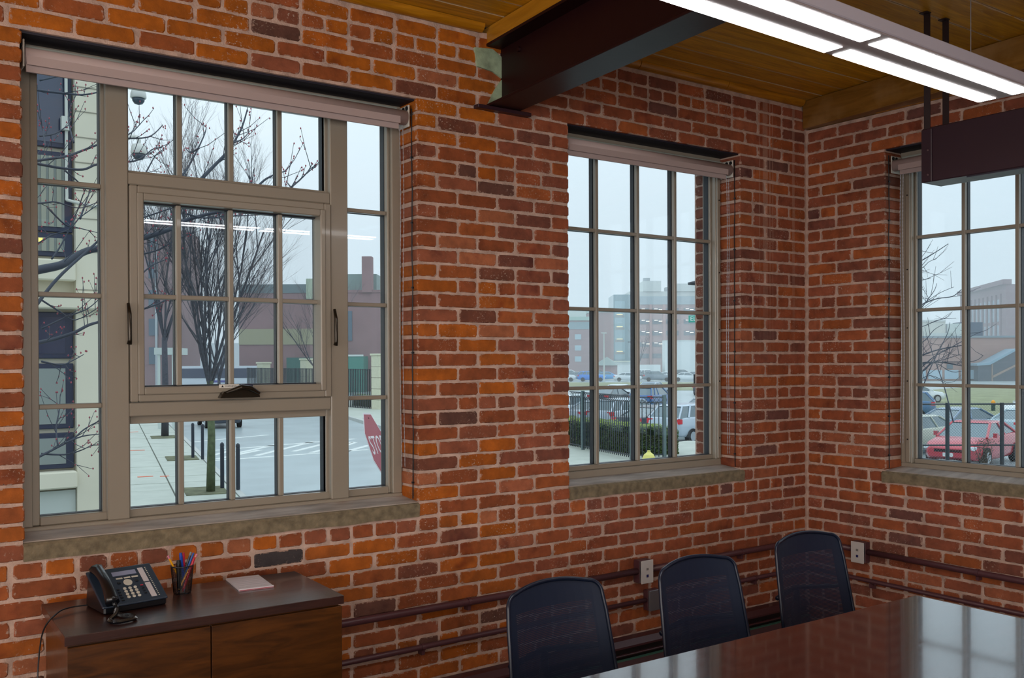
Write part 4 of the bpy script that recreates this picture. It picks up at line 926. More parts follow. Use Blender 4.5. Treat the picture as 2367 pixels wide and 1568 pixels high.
NEAR = [[(-3.35,5.39,2.37),(-3.18,5.42,2.42),(-3.07,5.49,2.49),(-2.94,5.54,2.57),(-2.77,5.57,2.62),(-2.61,5.6,2.66),(-2.46,5.65,2.72),(-2.28,5.67,2.79),(-2.13,5.7,2.86),(-2.01,5.77,2.94),(-1.8,5.77,3.02),(-1.59,5.77,3.08)],[(-3.05,4.98,2.51),(-2.93,5.05,2.63),(-2.85,5.14,2.73)],[(-3.31,5.59,1.75),(-3.19,5.66,1.78),(-3.02,5.69,1.84),(-2.89,5.74,1.91),(-2.77,5.8,1.95),(-2.52,5.77,2.04),(-2.4,5.83,2.07),(-2.26,5.88,2.12),(-2.13,5.94,2.18)],[(-3.36,5.29,3.26),(-3.19,5.31,3.25),(-3.01,5.33,3.26),(-2.88,5.39,3.33),(-2.71,5.41,3.37),(-2.54,5.44,3.41),(-2.43,5.51,3.49),(-2.34,5.59,3.57),(-2.24,5.67,3.61)],[(-3.38,5.17,3.27),(-3.17,5.17,3.33),(-3.04,5.22,3.4),(-2.9,5.27,3.48),(-2.76,5.32,3.56),(-2.57,5.33,3.59),(-2.44,5.39,3.63),(-2.35,5.47,3.7),(-2.26,5.56,3.8)],[(-3.25,5.57,3.96),(-3.05,5.58,3.97),(-2.93,5.65,4.0),(-2.81,5.7,4.05),(-2.66,5.74,4.12)],[(-3.19,6.29,4.24),(-3.04,6.34,4.31),(-2.91,6.39,4.38),(-2.75,6.43,4.5)],[(-3.22,6.14,3.68),(-3.08,6.19,3.73),(-2.95,6.24,3.84)],[(-2.97,5.91,3.61),(-2.97,6.06,3.76),(-2.96,6.2,3.91),(-2.91,6.31,4.07)],[(-3.35,5.36,0.77),(-3.23,5.42,0.82),(-3.08,5.47,0.89),(-2.97,5.53,0.97),(-2.83,5.58,1.04)],[(-3.16,5.69,0.82),(-3.15,5.83,0.97),(-3.1,5.95,1.13),(-3.07,6.07,1.27)],[(-3.34,5.43,0.78),(-3.15,5.44,0.76),(-3.0,5.48,0.79),(-2.91,5.57,0.82)],[(-3.2,5.18,0.88),(-3.05,5.22,0.93),(-2.89,5.26,0.94)],[(-3.37,5.21,1.58),(-3.21,5.24,1.55),(-3.1,5.31,1.59),(-3.0,5.39,1.64)],[(-2.81,4.98,3.46),(-2.7,5.05,3.55),(-2.62,5.14,3.62),(-2.52,5.22,3.74)],[(-2.47,5.79,3.16),(-2.34,5.85,3.39),(-2.23,5.92,3.58),(-2.14,6.0,3.66)],[(-2.22,5.46,3.18),(-2.09,5.53,3.34),(-2.0,5.61,3.46),(-1.89,5.68,3.65),(-1.8,5.76,3.82),(-1.75,5.87,3.91)],[(-2.14,5.38,3.05),(-1.95,5.39,3.3),(-1.82,5.45,3.44),(-1.68,5.5,3.59),(-1.58,5.57,3.72),(-1.47,5.64,3.9),(-1.38,5.73,4.11)],[(-1.75,5.09,3.61),(-1.64,5.16,3.67),(-1.54,5.24,3.77)],[(-2.24,4.55,3.4),(-2.26,4.71,3.39),(-2.26,4.85,3.45)],[(-1.89,4.47,2.91),(-1.72,4.49,3.14),(-1.58,4.54,3.24),(-1.44,4.59,3.3)],[(-1.5,4.66,2.97),(-1.35,4.7,3.17),(-1.24,4.77,3.26),(-1.12,4.84,3.37),(-1.04,4.92,3.47)],[(-1.34,4.7,3.17),(-1.33,4.84,3.25)],[(-3.21,6.21,2.7),(-3.1,6.27,2.78),(-2.94,6.31,2.85),(-2.83,6.38,2.98),(-2.64,6.39,3.14)],[(-3.2,6.24,3.07),(-3.06,6.28,3.1),(-2.9,6.32,3.07),(-2.78,6.39,3.09),(-2.63,6.42,3.17)],[(-3.1,5.0,2.78),(-3.03,5.1,2.95),(-2.97,5.2,3.08)],[(-3.18,5.81,2.51),(-3.09,5.9,2.64),(-2.98,5.97,2.85),(-2.91,6.07,2.97)],[(-3.19,5.93,2.99),(-3.04,5.96,2.85),(-2.93,6.03,2.84),(-2.72,6.03,2.8)],[(-3.29,5.75,2.14),(-3.12,5.77,2.03),(-2.98,5.82,1.96),(-2.77,5.82,2.09)],[(-3.35,5.31,1.86),(-3.16,5.32,1.96),(-2.98,5.34,2.04),(-2.86,5.4,2.14)],[(-3.25,5.68,3.49),(-3.24,5.82,3.64),(-3.23,5.96,3.74)],[(-3.2,5.08,3.19),(-3.09,5.14,3.12),(-3.0,5.23,3.06)],[(-2.43,5.77,2.93),(-2.31,5.84,2.98),(-2.09,5.83,3.07),(-1.92,5.85,3.11)],[(-2.45,5.68,2.58),(-2.29,5.71,2.63),(-2.12,5.74,2.73),(-1.95,5.77,2.83)],[(-2.55,5.28,2.34),(-2.43,5.34,2.45),(-2.28,5.39,2.52)],[(-2.29,4.74,2.86),(-2.13,4.77,2.84),(-1.94,4.78,2.87),(-1.64,4.72,2.9)],[(-1.77,5.26,3.0),(-1.56,5.26,3.04),(-1.35,5.26,3.06),(-1.23,5.33,3.04)]]
FAR3 = [[(8.23,4.36,2.99),(8.41,4.38,3.04),(8.7,4.33,3.18),(8.94,4.3,3.3)],[(8.8,4.72,2.93),(8.99,4.73,2.99),(9.17,4.75,3.08),(9.38,4.75,3.14)],[(8.7,4.7,2.33),(8.92,4.69,2.42),(9.24,4.61,2.59),(9.53,4.55,2.69)],[(8.08,4.31,2.29),(8.29,4.3,2.38),(8.57,4.25,2.46),(8.87,4.19,2.5),(9.09,4.18,2.61)],[(8.03,4.11,2.38),(8.25,4.11,2.56),(8.38,4.15,2.67)],[(8.24,4.41,1.58),(8.45,4.4,1.63),(8.77,4.33,1.71),(9.16,4.2,1.77)],[(7.93,4.22,1.35),(8.14,4.21,1.4),(8.39,4.18,1.52),(8.83,4.02,1.46)],[(7.66,3.74,1.52),(7.74,3.84,1.66),(7.83,3.92,1.81)],[(7.99,3.87,1.71),(8.19,3.87,1.94),(8.33,3.92,2.09)],[(8.64,4.66,2.03),(8.88,4.63,2.08),(9.16,4.58,2.17),(9.49,4.49,2.2)],[(7.22,3.77,1.74),(7.45,3.76,1.83),(7.66,3.76,1.97),(7.87,3.75,2.05)],[(7.45,3.62,1.53),(7.69,3.59,1.57),(8.05,3.48,1.67)],[(8.31,4.42,1.49),(8.65,4.33,1.5),(8.96,4.26,1.37),(9.26,4.19,1.39)],[(7.65,4.04,1.23),(7.94,3.99,1.33),(8.25,3.91,1.22)],[(8.15,4.32,2.71),(8.37,4.32,2.74),(8.54,4.34,2.77)],[(8.46,3.94,1.75),(8.76,3.87,1.88),(8.99,3.86,1.95)],[(8.14,3.85,1.52),(8.56,3.7,1.53),(8.79,3.68,1.61)]]
def limb_tree(label, lines, big, m_b, buds, seed, trunk, sub=3, tl=.35):
    rnd = random.Random(seed); O_ = Vector((trunk[0], trunk[1], GZ)); t = thing('bare_tree', label, 'tree', O_, 0, 'bare street trees')
    MB().tube([(0, 0, 0), (0, 0, 3.5), (.1, .1, 8)], [.16, .12, .06], n=10).build('trunk', m_b, t, smooth=True)
    br_, bu = MB(O_), MB(O_)
    def bud(p, r=.009):
        for _ in range(1): bu.lathe([(.001, -r), (r*.8, -r*.3), (r*.7, r*.5), (.001, r*1.3)], p+Vector((rnd.uniform(-.01, .01), 0, rnd.uniform(-.01, .01))), 5)
    for li, L in enumerate(lines):
        p0, p1 = Vector(L[0]), Vector(L[1]); g_ = (p0-p1).normalized()
        if (buds and li in big and L[0][0] < -3.04) or not buds: L = [tuple(p0+g_*.9+Vector((0, 0, -.12))), tuple(p0+g_*.45)]+list(L)      # carried on back toward the trunk
        P_ = spline([Vector(p) for p in L], 4); r = big.get(li, .009)
        br_.tube(P_, r, r*.35, n=8)
        for k in range(2, len(P_)):
            if rnd.random() < .42 and sub:
                d = (P_[k]-P_[k-1]).normalized(); side = Vector((rnd.gauss(0, .6), rnd.gauss(0, .6), rnd.uniform(-.5, 1))).normalized(); nd_ = (d*.7+side*.8).normalized(); ln = tl*rnd.uniform(.3, 1.1)
                tp = [P_[k], P_[k]+nd_*ln*.5, P_[k]+nd_*ln+Vector((0, 0, ln*.15))]; br_.tube(tp, .0045, .0022, n=3, cap=False)
                if rnd.random() < .7:
                    e2 = tp[1]+(nd_+side*.8).normalized()*ln*.4; br_.tube([tp[1], e2], .003, .0018, n=3, cap=False)
                    if buds: bud(e2)
                if buds: bud(tp[2]); bud(tp[1], .007)
        if buds:
            for k in range(3): bud(P_[-1]+Vector((rnd.uniform(-.03, .03), 0, rnd.uniform(-.03, .03))))
    br_.build('branches', m_b, t, smooth=True)
    if buds: bu.build('buds', M_BUD, t)
limb_tree('near tree whose dark branches with red buds cross the left window', NEAR, {0: .042, 1: .016, 2: .020, 3: .014, 4: .013, 5: .014, 9: .014, 17: .020, 16: .012, 20: .013, 21: .011, 23: .011, 24: .011}, M_NBR, True, 3, (-5.2, 5.2))
limb_tree('bare tree whose thin twigs enter the right-hand window from its left', FAR3, {5: .02, 6: .02, 0: .014, 3: .014}, M_NBR, False, 8, (7.4, 6.6), tl=.5)
# ------------------------------------------------------------------ generic building helper
def oriented(name, label, cat, a, b, depth, z0, z1, m_, group=None):
    """building whose front edge runs from a to b (seen from outside), receding by depth"""
    a, b = Vector((*a, 0)), Vector((*b, 0)); u = (b-a).normalized(); n = Vector((-u.y, u.x, 0))
    if n.dot(a-CAM) < 0: n = -n
    t = thing(name, label, cat, (a.x, a.y, GZ), 0, group); W_ = (b-a).length
    O_ = Vector((a.x, a.y, GZ))
    def blk(nm, u0, u1, d0, d1, z0_, z1_, mm, par=None, bevel=0):
        q = MB(O_); c = a+u*(u0+u1)/2+n*(d0+d1)/2+Vector((0, 0, (z0_+z1_)/2)); q.obox(c, u, n, (0, 0, 1), (u1-u0)/2, (d1-d0)/2, (z1_-z0_)/2); return q.build(nm, mm, par or t, bevel=bevel)
    blk('wall', 0, W_, 0, depth, z0, z1, m_); return t, blk, W_
M_PBR = ext('hazed_pale_brick', (156, 122, 122), rough=.9, var=.06, vscale=.5); M_MBR = ext('hazed_mauve_brick', (136, 106, 108), rough=.9, var=.08, vscale=.4); M_TEAL = ext('teal_glass', (104, 140, 150), rough=.15)  # distant brick paled and greyed, putting haze into its colour
M_GGRN = ext('copper_roof', (150, 184, 172), rough=.6); M_LWH = ext('pale_render', (196, 204, 200), rough=.8); M_OPEN = ext('dark_opening', (70, 84, 100), rough=.6); M_LIT = mat('deck_light', s(255, 245, 230), emit=1.3)
# brick building behind the trees, window 1
t, blk, W_ = oriented('brick_building', 'long mauve brick building with grey parapet beyond the iron fence', 'building', (33.5, 104.2), (50, 92), 12, GZ, 9.3, M_MBR)
blk('parapet', 0, 10, -.1, 12, 9.3, 10.3, ext('grey_parapet', (96, 112, 116), rough=.6)); blk('parapet', 10, W_, -.1, 12, 9.3, 9.6, M_MBR)
blk('stair_tower', 7.8, 9.9, -.3, 2, 8.6, 10.9, ext('pale_green_render', (160, 172, 150), rough=.8)); blk('penthouse', 11.2, 15.5, 2, 6, 9.6, 11.6, ext('grey_green_metal', (120, 142, 138), rough=.6))
blk('chimney', 14.2, 15.3, -.4, 1, 9.3, 13.4, M_MBR); blk('band', 0, 12, -.12, 0, 3.4, 5.2, ext('sandy_band', (150, 146, 118), rough=.8))
blk('window', 12.3, 13.0, -.12, 0, 3.8, 7.2, ext('slate_glass', (70, 92, 108), rough=.2))
for k in range(3): blk('window', 9.9+k*.9, 10.5+k*.9, -.12, 0, 1.8, 3.0, ext('slate_glass', (70, 92, 108), rough=.2))
blk('canopy', 6.2, 9.9, -3, 0, GZ, 1.9, ext('dark_green_canvas', (40, 92, 84), rough=.6)); blk('canopy', 10.2, 14.8, -3, 0, GZ, 2.0, ext('teal_canvas', (50, 122, 110), rough=.6)); blk('canopy_edge', 10.2, 14.8, -3.05, -3, 2.0, 2.2, M_LWH)
rl = MB(Vector((33.5, 104.2, GZ)))
t2, blk2, W2_ = oriented('tall_brick_block', 'tall brick block with columns of windows at the far left of the street', 'building', (24.0, 116), (27.6, 113.5), 14, GZ, 18, M_MBR)
for k in range(5):
    for j in range(2): blk2('window', .8+j*1.9, 1.9+j*1.9, -.1, 0, 1.2+k*3.4, 3.2+k*3.4, ext('slate_glass', (70, 92, 108), rough=.2))
blk2('drainpipe', W_*0+3.5, 3.75, -.25, -.1, GZ, 18, ext('pipe_pale', (170, 176, 180), rough=.5))
# porch with white posts at left of the street
t, blk, W_ = oriented('entrance_porch', 'white flat porch roof on slim posts beside the sidewalk', 'porch', (8.6, 46.5), (9.6, 46.0), 3, 1.9, 2.25, M_LWH)
for u0 in (.15, .85): blk('post', u0, u0+.12, .05, .17, GZ, 1.9, M_LWH)
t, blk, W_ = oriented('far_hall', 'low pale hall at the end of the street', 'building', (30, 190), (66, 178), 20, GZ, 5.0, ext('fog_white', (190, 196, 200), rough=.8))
# bus
t, blk, W_ = oriented('bus', 'white coach with a dark window band parked behind the trees', 'bus', (25.8, 102), (33.6, 97.6), 2.5, GZ+.35, 1.0, ext('bus_white', (200, 206, 214), rough=.3))
blk('window_band', .4, 8.4, -.03, 2.53, -.3, .75, ext('bus_glass', (44, 54, 80), rough=.1)); blk('stripe', 3.6, 5.4, -.03, 0, -.78, -.55, ext('bus_blue', (60, 60, 140), rough=.4))
for u0 in (1.4, 7.0):
    pass
w_ = MB(Vector((25.8, 102, GZ)))
for k in (1.6, 7.2):
    c = Vector((25.8, 102, GZ+.5))+(Vector((7.8, -4.4, 0)).normalized())*k; w_.cyl(c, Vector((4.4, 7.8, 0)), .5, .3, 14)
w_.build('wheels', ext('tyre', (26, 28, 32), rough=.8), t)
# ------------------------------------------------------------------ iron fences and stone piers across the street
M_IRON = ext('black_iron', (40, 50, 58), rough=.4)
def iron_fence(label, A, B, z0, h, gap, post_at, rings=False, rr=.011):
    A, B = Vector((*A, 0)), Vector((*B, 0)); u = (B-A); L_ = u.length; u.normalize(); t = thing('iron_fence', label, 'fence', (A.x, A.y, z0), 0)
    P = lambda s_, z: u*s_+Vector((0, 0, z))
    for z in ([h, h-.16, .12] if rings else [h, .15]): MB().obox(P(L_/2, z), u, (-u.y, u.x, 0), (0, 0, 1), L_/2, .012, .016).build('rail', M_IRON, t)
    n = int(L_/gap); top = h-.16 if rings else h+.05
    pk = None
    for i in range(min(n, 150)):
        if pk is None: pk = MB().box(-rr, rr, -rr, rr, .05, top).build('picket', M_IRON, t); k = pk
        else: k = pk.copy(); COL.objects.link(k)
        k.location = P((i+.5)*L_/n, 0); k.rotation_euler.z = math.atan2(u.y, u.x)
        if rings:
            if i == 0: rg = MB().tube([(gap*.48*math.cos(2*PI*j/10), 0, .06*math.sin(2*PI*j/10)) for j in range(11)], .008, n=4).build('ring', M_IRON, t); g_ = rg
            else: g_ = rg.copy(); COL.objects.link(g_)
            g_.location = P((i+1)*L_/n, h-.08); g_.rotation_euler.z = math.atan2(u.y, u.x)
    for s_ in post_at: MB().obox(P(s_, (h+.06)/2), u, (-u.y, u.x, 0), (0, 0, 1), .045, .045, (h+.06)/2).build('fence_post', ext('grey_green_post', (88, 106, 108), rough=.5), t)
    return t
iron_fence('black iron fence with ring frieze in front of the clipped hedge', (14.97, 20.89), (13.9, 16.75), -1.3, 1.82, .125, (1.0,), True)
iron_fence('short return of the ring-topped iron fence at the hedge end', (13.9, 16.75), (14.9, 16.42), -1.3, 1.78, .12, (.0, 1.03), True)
f3 = iron_fence('long iron fence running away behind the pale stone piers', (25.4, 79.5), (26.55, 57.6), GZ, 2.9, .25, (), False, .03)
M_PIER = ext('sandstone_pier', (206, 204, 180), rough=.85, var=.06)
for i, (x, y, h, w, lb) in enumerate(((26.85, 57.02, 3.9, .42, 'nearest tall pale stone pier at the end of the iron fence'), (30.6, 73.5, 3.6, .42, 'middle pale stone pier with the green awning behind'), (28.9, 74.4, 3.6, .42, 'pale stone pier just left of the middle one'), (26.2, 77.5, 3.3, .42, 'pale stone pier far along the iron fence'))):
    t = thing('stone_pier', lb, 'pier', (x, y, GZ), .2, 'stone piers of the iron fence')
    for k in range(5): MB().box(-w, w, -w, w, k*h/5+.01, (k+1)*h/5-.01).build('stone_block', M_PIER, t, bevel=.01)
    MB().box(-w-.07, w+.07, -w-.07, w+.07, h, h+.14).build('cap', M_PIER, t, bevel=.02)
# far sidewalk and curb, window 1 right
fs = struct('far_sidewalk', 'concrete sidewalk across the street with a low granite curb')
q = MB(); q.prism([(21.6, 51.48), (18.4, 40.0), (20.0, 33), (40, 30), (60, 100), (26, 66), (21.5, 63)], 2, GZ, GZ+.12); q.build('pavement', M_CONC, fs)
q = MB(); A_, B_ = Vector((21.55, 51.6, GZ+.08)), Vector((18.4, 40.0, GZ+.08)); u_ = (B_-A_).normalized(); q.obox((A_+B_)/2-Vector((u_.y, -u_.x, 0))*-.08, u_, (-u_.y, u_.x, 0), (0, 0, 1), (B_-A_).length/2, .09, .09); q.build('curb', M_CURB, fs)
# ------------------------------------------------------------------ raised pavement, hedge, hydrant (window 2)
rp = struct('near_pavement', 'raised concrete pavement in front of the ring-topped fence')
MB().prism([(3.5, .8), (10.9, 17.2), (14.2, 22.5), (16.6, 21.8), (16.2, 19.6), (19.8, 20.3), (20.8, 18.6), (19.2, 9.5), (19.5, -12), (3.5, -12)], 2, -2.0, -1.3).build('pavement', M_CONC, rp)
M_HEDGE = ext('hedge_leaf', (66, 92, 40), rough=.7, var=.4, vscale=3); M_HTOP = ext('hedge_top_leaf', (132, 150, 62), rough=.7, var=.25, vscale=5)  # second leaf colour: paler and yellower, along the hedge top
def hedge(label, A, B, hw, z0, z1, n, seed):
    rnd = random.Random(seed); A, B = Vector((*A, z0)), Vector((*B, z0)); u = (B-A); L_ = u.length; u.normalize(); nn = Vector((-u.y, u.x, 0)); O_ = A.copy()
    t = thing('hedge', label, 'hedge', O_)
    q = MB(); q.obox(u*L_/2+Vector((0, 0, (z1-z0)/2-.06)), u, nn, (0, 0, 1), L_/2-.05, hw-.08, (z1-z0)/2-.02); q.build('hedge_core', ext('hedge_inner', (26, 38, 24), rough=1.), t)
    for nm, mm, cnt, top in (('foliage', M_HEDGE, n, False), ('top_foliage', M_HTOP, n//3, True)):
        q = MB()
        for _ in range(cnt):
            s_ = rnd.uniform(0, L_)
            if top: p = u*s_+nn*rnd.uniform(-hw, hw)+Vector((0, 0, z1-z0-rnd.random()**2*.16+.02*math.sin(s_*5)))
            else:
                f_ = rnd.random()
                if f_ < .62: p = u*s_+nn*(-hw if nn.dot(CAM-A) < 0 else hw)*rnd.uniform(.88, 1.02)*1+Vector((0, 0, rnd.uniform(0, z1-z0-.08)))
                elif f_ < .8: p = u*(L_*rnd.uniform(.985, 1.0) if rnd.random() < .7 else 0)+nn*rnd.uniform(-hw, hw)+Vector((0, 0, rnd.uniform(0, z1-z0)))
                else: p = u*s_+nn*(hw if nn.dot(CAM-A) < 0 else -hw)*rnd.uniform(.9, 1.02)+Vector((0, 0, rnd.uniform(0, z1-z0)))
            a = Vector((rnd.gauss(0, 1), rnd.gauss(0, 1), rnd.gauss(0, 1))).normalized(); b = a.orthogonal().normalized(); sz = rnd.uniform(.02, .04)
            q.add([p-a*sz, p+b*sz*.6, p+a*sz, p-b*sz*.6], [(0, 1, 2, 3)])
        o = q.build(nm, mm, t, kind='stuff')
hedge('clipped green hedge behind the ring-topped iron fence', (16.3, 24.2), (15.35, 17.2), .5, -1.3, -.42, 9000, 2)
hedge('short end of the clipped hedge turning toward the lot', (15.0, 17.75), (16.2, 17.45), .4, -1.3, -.55, 4000, 3)
hedge('low far hedge below the long iron fence across the street', (28.0, 63), (27.7, 58.8), .4, GZ, GZ+1.0, 1500, 4)
hy = thing('fire_hydrant', 'pale yellow hydrant top in front of the ring-topped fence', 'hydrant', (11.14, 13.13, -1.3)); M_HY = ext('hydrant_yellow', (214, 206, 112), rough=.5)
MB().lathe([(.16, 0), (.16, .06), (.11, .08), (.11, .44)], n=16).build('barrel', M_HY, hy, smooth=False)
MB().lathe([(.2, .0), (.2, .03), (.17, .06), (.12, .17), (.06, .22), (.04, .235), (.04, .27), (.01, .275)], (0, 0, .42), n=20).build('bonnet', M_HY, hy)
MB().cyl((0, 0, .25), (1, -.6, 0), .05, .34, 10).build('nozzle', M_HY, hy)
# street lamp, street sign, arrow sign
sl = thing('street_lamp', 'dark cobra-head street lamp poking past the window jamb', 'street lamp', (41.3, 37.3, GZ)); O_ = Vector((41.3, 37.3, GZ))
MB(O_).tube([(41.3, 37.3, GZ), (41.3, 37.3, 6.3)], .09, .07, n=8).build('pole', M_IRON, sl); MB(O_).tube([(41.3, 37.3, 6.2), (39.6, 38.4, 6.32)], .05, n=8).build('arm', M_IRON, sl)
MB(O_).tube([(39.75, 38.3, 6.32), (39.4, 38.5, 6.33), (38.9, 38.85, 6.27)], [.09, .17, .08], n=8).build('lamp_head', M_IRON, sl, smooth=True)
dr = Vector((.76, -.65, 0)).normalized(); nr = Vector((-.65, -.76, 0)).normalized()
sgn = thing('street_sign', 'green street name sign at the right edge of the middle window', 'road sign', (14.13+.45*dr.x, 14.71+.45*dr.y, 2.66)); 
MB().obox((0, 0, 0), dr, nr, (0, 0, 1), .46, .006, .095).build('sign_plate', ext('sign_green', (60, 164, 148), rough=.5), sgn, bevel=.01)
Mx = Matrix((dr, Vector((0, 0, 1)), nr)).transposed().to_4x4()
text_mesh('lettering', 'ELBOW', .17, ext('sign_white2', (226, 236, 232), rough=.5), sgn, Matrix.Translation(dr*-.42+nr*.008) @ Mx, .001, 'LEFT')
MB().tube([dr*.2+Vector((0, 0, -.1)), dr*.2+Vector((0, 0, -2.66-1.3))], .03, n=8).build('post', M_IRON, sgn)
asg = thing('arrow_sign', 'black and white direction sign with an arrow pointing left', 'road sign', (14.55+.45*dr.x, 14.95+.45*dr.y, 1.02))
MB().obox((-.0*dr), dr, nr, (0, 0, 1), .45, .006, .135).build('sign_plate', M_BLK, asg)
q = MB(); e_ = nr*.008; q.add([dr*-.36+e_, dr*-.10+Vector((0, 0, .13))+e_, dr*-.10+Vector((0, 0, -.13))+e_, dr*.43+Vector((0, 0, .13))+e_, dr*.43+Vector((0, 0, -.13))+e_], [(0, 2, 1), (1, 2, 4, 3)]); q.build('white_arrow', ext('sign_white2', (226, 236, 232), rough=.5), asg)
MB().tube([dr*.2+Vector((0, 0, -.13))-nr*.03, dr*.2+Vector((0, 0, -1.04-1.3))-nr*.03], .025, n=8).build('post', M_IRON, asg)
# ------------------------------------------------------------------ garage and neighbours (window 2)
def along(P, Q, t_): return (P[0]+(Q[0]-P[0])*t_, P[1]+(Q[1]-P[1])*t_)
t, blk, W_ = oriented('parking_garage', 'mauve brick parking garage with lit open decks', 'building', (172.4, 186.9), (195.0, 170.8), 12, GZ, 16.2, M_PBR)
blk('grey_band', 0, W_, -.3, 12, 16.2, 18.4, ext('garage_top_band', (140, 158, 166), rough=.6))
for r in range(5):
    z0 = 1.8+r*3.05
    for i, (a, b) in enumerate(((.2, 2.6), (3.6, 6.0), (7.3, 10.6), (12.0, 16.2), (17.5, 21.5), (22.8, 26.8))):
        if r < 1 and i > 1: continue
        w = blk('deck_opening', a, b, -.12, .0, z0, z0+1.25, M_OPEN)
        if r > 0 and not (i == 2 and r < 1):
            for k in range(2): blk('ceiling_light', a+.5+k*1.2, a+1.4+k*1.2, -.25, -.12, z0+.95-.25*k, z0+1.10-.25*k, M_LIT, w)
for u0 in (2.8, 6.4): blk('pilaster', u0, u0+.65, -.4, 0, GZ, 16.2, ext('rose_pilaster', (172, 130, 128), rough=.9))
t, blk, W_ = oriented('glass_stair_tower', 'teal glass stair tower with lit landings beside the garage', 'building', (166.9, 190.9), (172.2, 187.1), 14, GZ, 18.9, M_TEAL)
for r in range(4):
    blk('landing', .4, 2.9, -.2, 0, 2.9+r*3.3, 3.5+r*3.3, ext('landing_grey', (120, 130, 130), rough=.5)); blk('landing_light', .8, 2.4, -.35, -.2, 3.6+r*3.3, 3.75+r*3.3, mat('landing_light', s(255, 226, 160), emit=1.))
blk('glazed_strip', .3, 3.0, -.1, 0, 1.5, 17.2, ext('pale_glazing', (130, 168, 178), rough=.12))
t, blk, W_ = oriented('green_roofed_block', 'brick block with a pale green roof left of the stair tower', 'building', (161.8, 194), (166.8, 190.8), 14, GZ, 14.2, M_PBR)
blk('roof', -.4, W_, -.4, 14, 14.2, 15.3, M_GGRN)
t, blk, W_ = oriented('corniced_block', 'long brick block with a mint cornice at the left of the middle window', 'building', (137, 195), (151.6, 182.6), 14, GZ, 11.4, ext('rosy_brick', (150, 118, 120), rough=.9, var=.06, vscale=.4))
blk('cornice', -.5, W_+.3, -.6, 14, 11.4, 12.3, M_GGRN); blk('attic', 2, W_-1, 2, 8, 12.3, 14.2, M_LWH); blk('grey_storey', 0, W_, -.1, 0, 9.2, 11.0, ext('blue_grey_glass', (120, 148, 156), rough=.3))
for r in range(3):
    for k in range(5): blk('window', 1+k*3.6, 2.6+k*3.6, -.12, 0, 1.0+r*2.8, 2.3+r*2.8, ext('pale_window', (160, 186, 196), rough=.2))
t, blk, W_ = oriented('white_mechanical_block', 'pale grey rooftop blocks stepping above the garage', 'building', (184.5, 204), (214, 183), 20, GZ, 21.2, M_LWH)
blk('rooftop_tower', 4.0, 9.2, -.5, 8, 21.2, 24.2, M_LWH); blk('rooftop_tower', 12.6, 20.0, -.5, 8, 21.2, 23.4, M_LWH); blk('vent', 4.4, 6.2, 1, 3, 24.2, 25.2, ext('vent_grey', (140, 150, 156), rough=.6)); blk('vent', 10.6, 12.2, 0, 3, 21.2, 22.4, ext('vent_grey', (140, 150, 156), rough=.6))
blk('light_mast', 19.6, 19.8, -.7, -.5, 14, 23.4, M_LWH)
t, blk, W_ = oriented('blank_white_wall', 'tall blank white building at the right of the middle window', 'building', (158.6, 163.0), (172, 153), 5, GZ, 5.9, ext('bright_white', (214, 222, 222), rough=.8)); blk('white_cap', 0, W_, -.1, 5, 5.9, 6.1, M_LWH)
t, blk, W_ = oriented('low_white_building', 'low white building with a flat roof behind the cars', 'building', (148.3, 169.8), (157.2, 163.1), 5, GZ, .2, ext('bright_white', (214, 222, 222), rough=.8))
blk('flat_roof', -.5, 6.4, -.5, 7, .95, 1.15, ext('cream_fascia', (214, 216, 196), rough=.8)); blk('upper_wall', .3, 5.6, .2, 6, .2, .95, ext('bright_white', (214, 222, 222), rough=.8))
gz = thing('gazebo', 'brick kiosk with a grey hipped roof beyond the lot', 'kiosk', (127.1, 147.9, GZ), -.86)
MB().box(-1.9, 1.9, -1.9, 1.9, 0, 2.3).build('brick_walls', ext('rosy_brick', (150, 118, 120), rough=.9), gz)
MB().add([(-2.4, -2.4, 2.3), (2.4, -2.4, 2.3), (2.4, 2.4, 2.3), (-2.4, 2.4, 2.3), (0, 0, 4.1)], [(0, 1, 4), (1, 2, 4), (2, 3, 4), (3, 0, 4), (3, 2, 1, 0)]) if 0 else None
q = MB(); q.add([(-2.4, -2.4, 2.3), (2.4, -2.4, 2.3), (2.4, 2.4, 2.3), (-2.4, 2.4, 2.3), (0, 0, 4.1)], [(0, 1, 4), (1, 2, 4), (2, 3, 4), (3, 0, 4), (3, 2, 1, 0)]); q.build('hipped_roof', ext('slate_green', (128, 144, 140), rough=.7), gz)
for x, y, h, lb in ((93.75, 110.27, 7.6, 'tall white light pole standing in the far parking lot'), (98.2, 109.0, 6.2, 'thin dark light pole just right of the tall white one'), (86.0, 113.5, 4.6, 'thin lamp post at the left of the far parking lot')):
    t = thing('light_pole', lb, 'light pole', (x, y, GZ)); mm = M_LWH if h > 7 else ext('pole_grey', (96, 104, 112), rough=.5)
    MB().tube([(0, 0, 0), (0, 0, h)], .14 if h > 7 else .07, .08 if h > 7 else .05, n=8).build('pole', mm, t); MB().box(-.5, .5, -.1, .1, h, h+.15).build('lamp_head', mm, t)
# lawns
o = MB().prism([(63.63, 83.51), (76.3, 71.96), (102.75, 96.64), (86.52, 112.67)], 2, GZ, GZ+.05).build('lawn', M_GRASS); o['kind'] = 'structure'; o['label'] = 'strip of winter grass between the parking lots'
o = MB().prism([(41, 27.5), (50, 14), (60, 12), (110, 40), (118, 62), (76, 52), (46, 33)], 2, GZ, GZ+.03).build('lawn', M_GRASS); o['kind'] = 'structure'; o['label'] = 'green lawn beyond the chain-link fence'
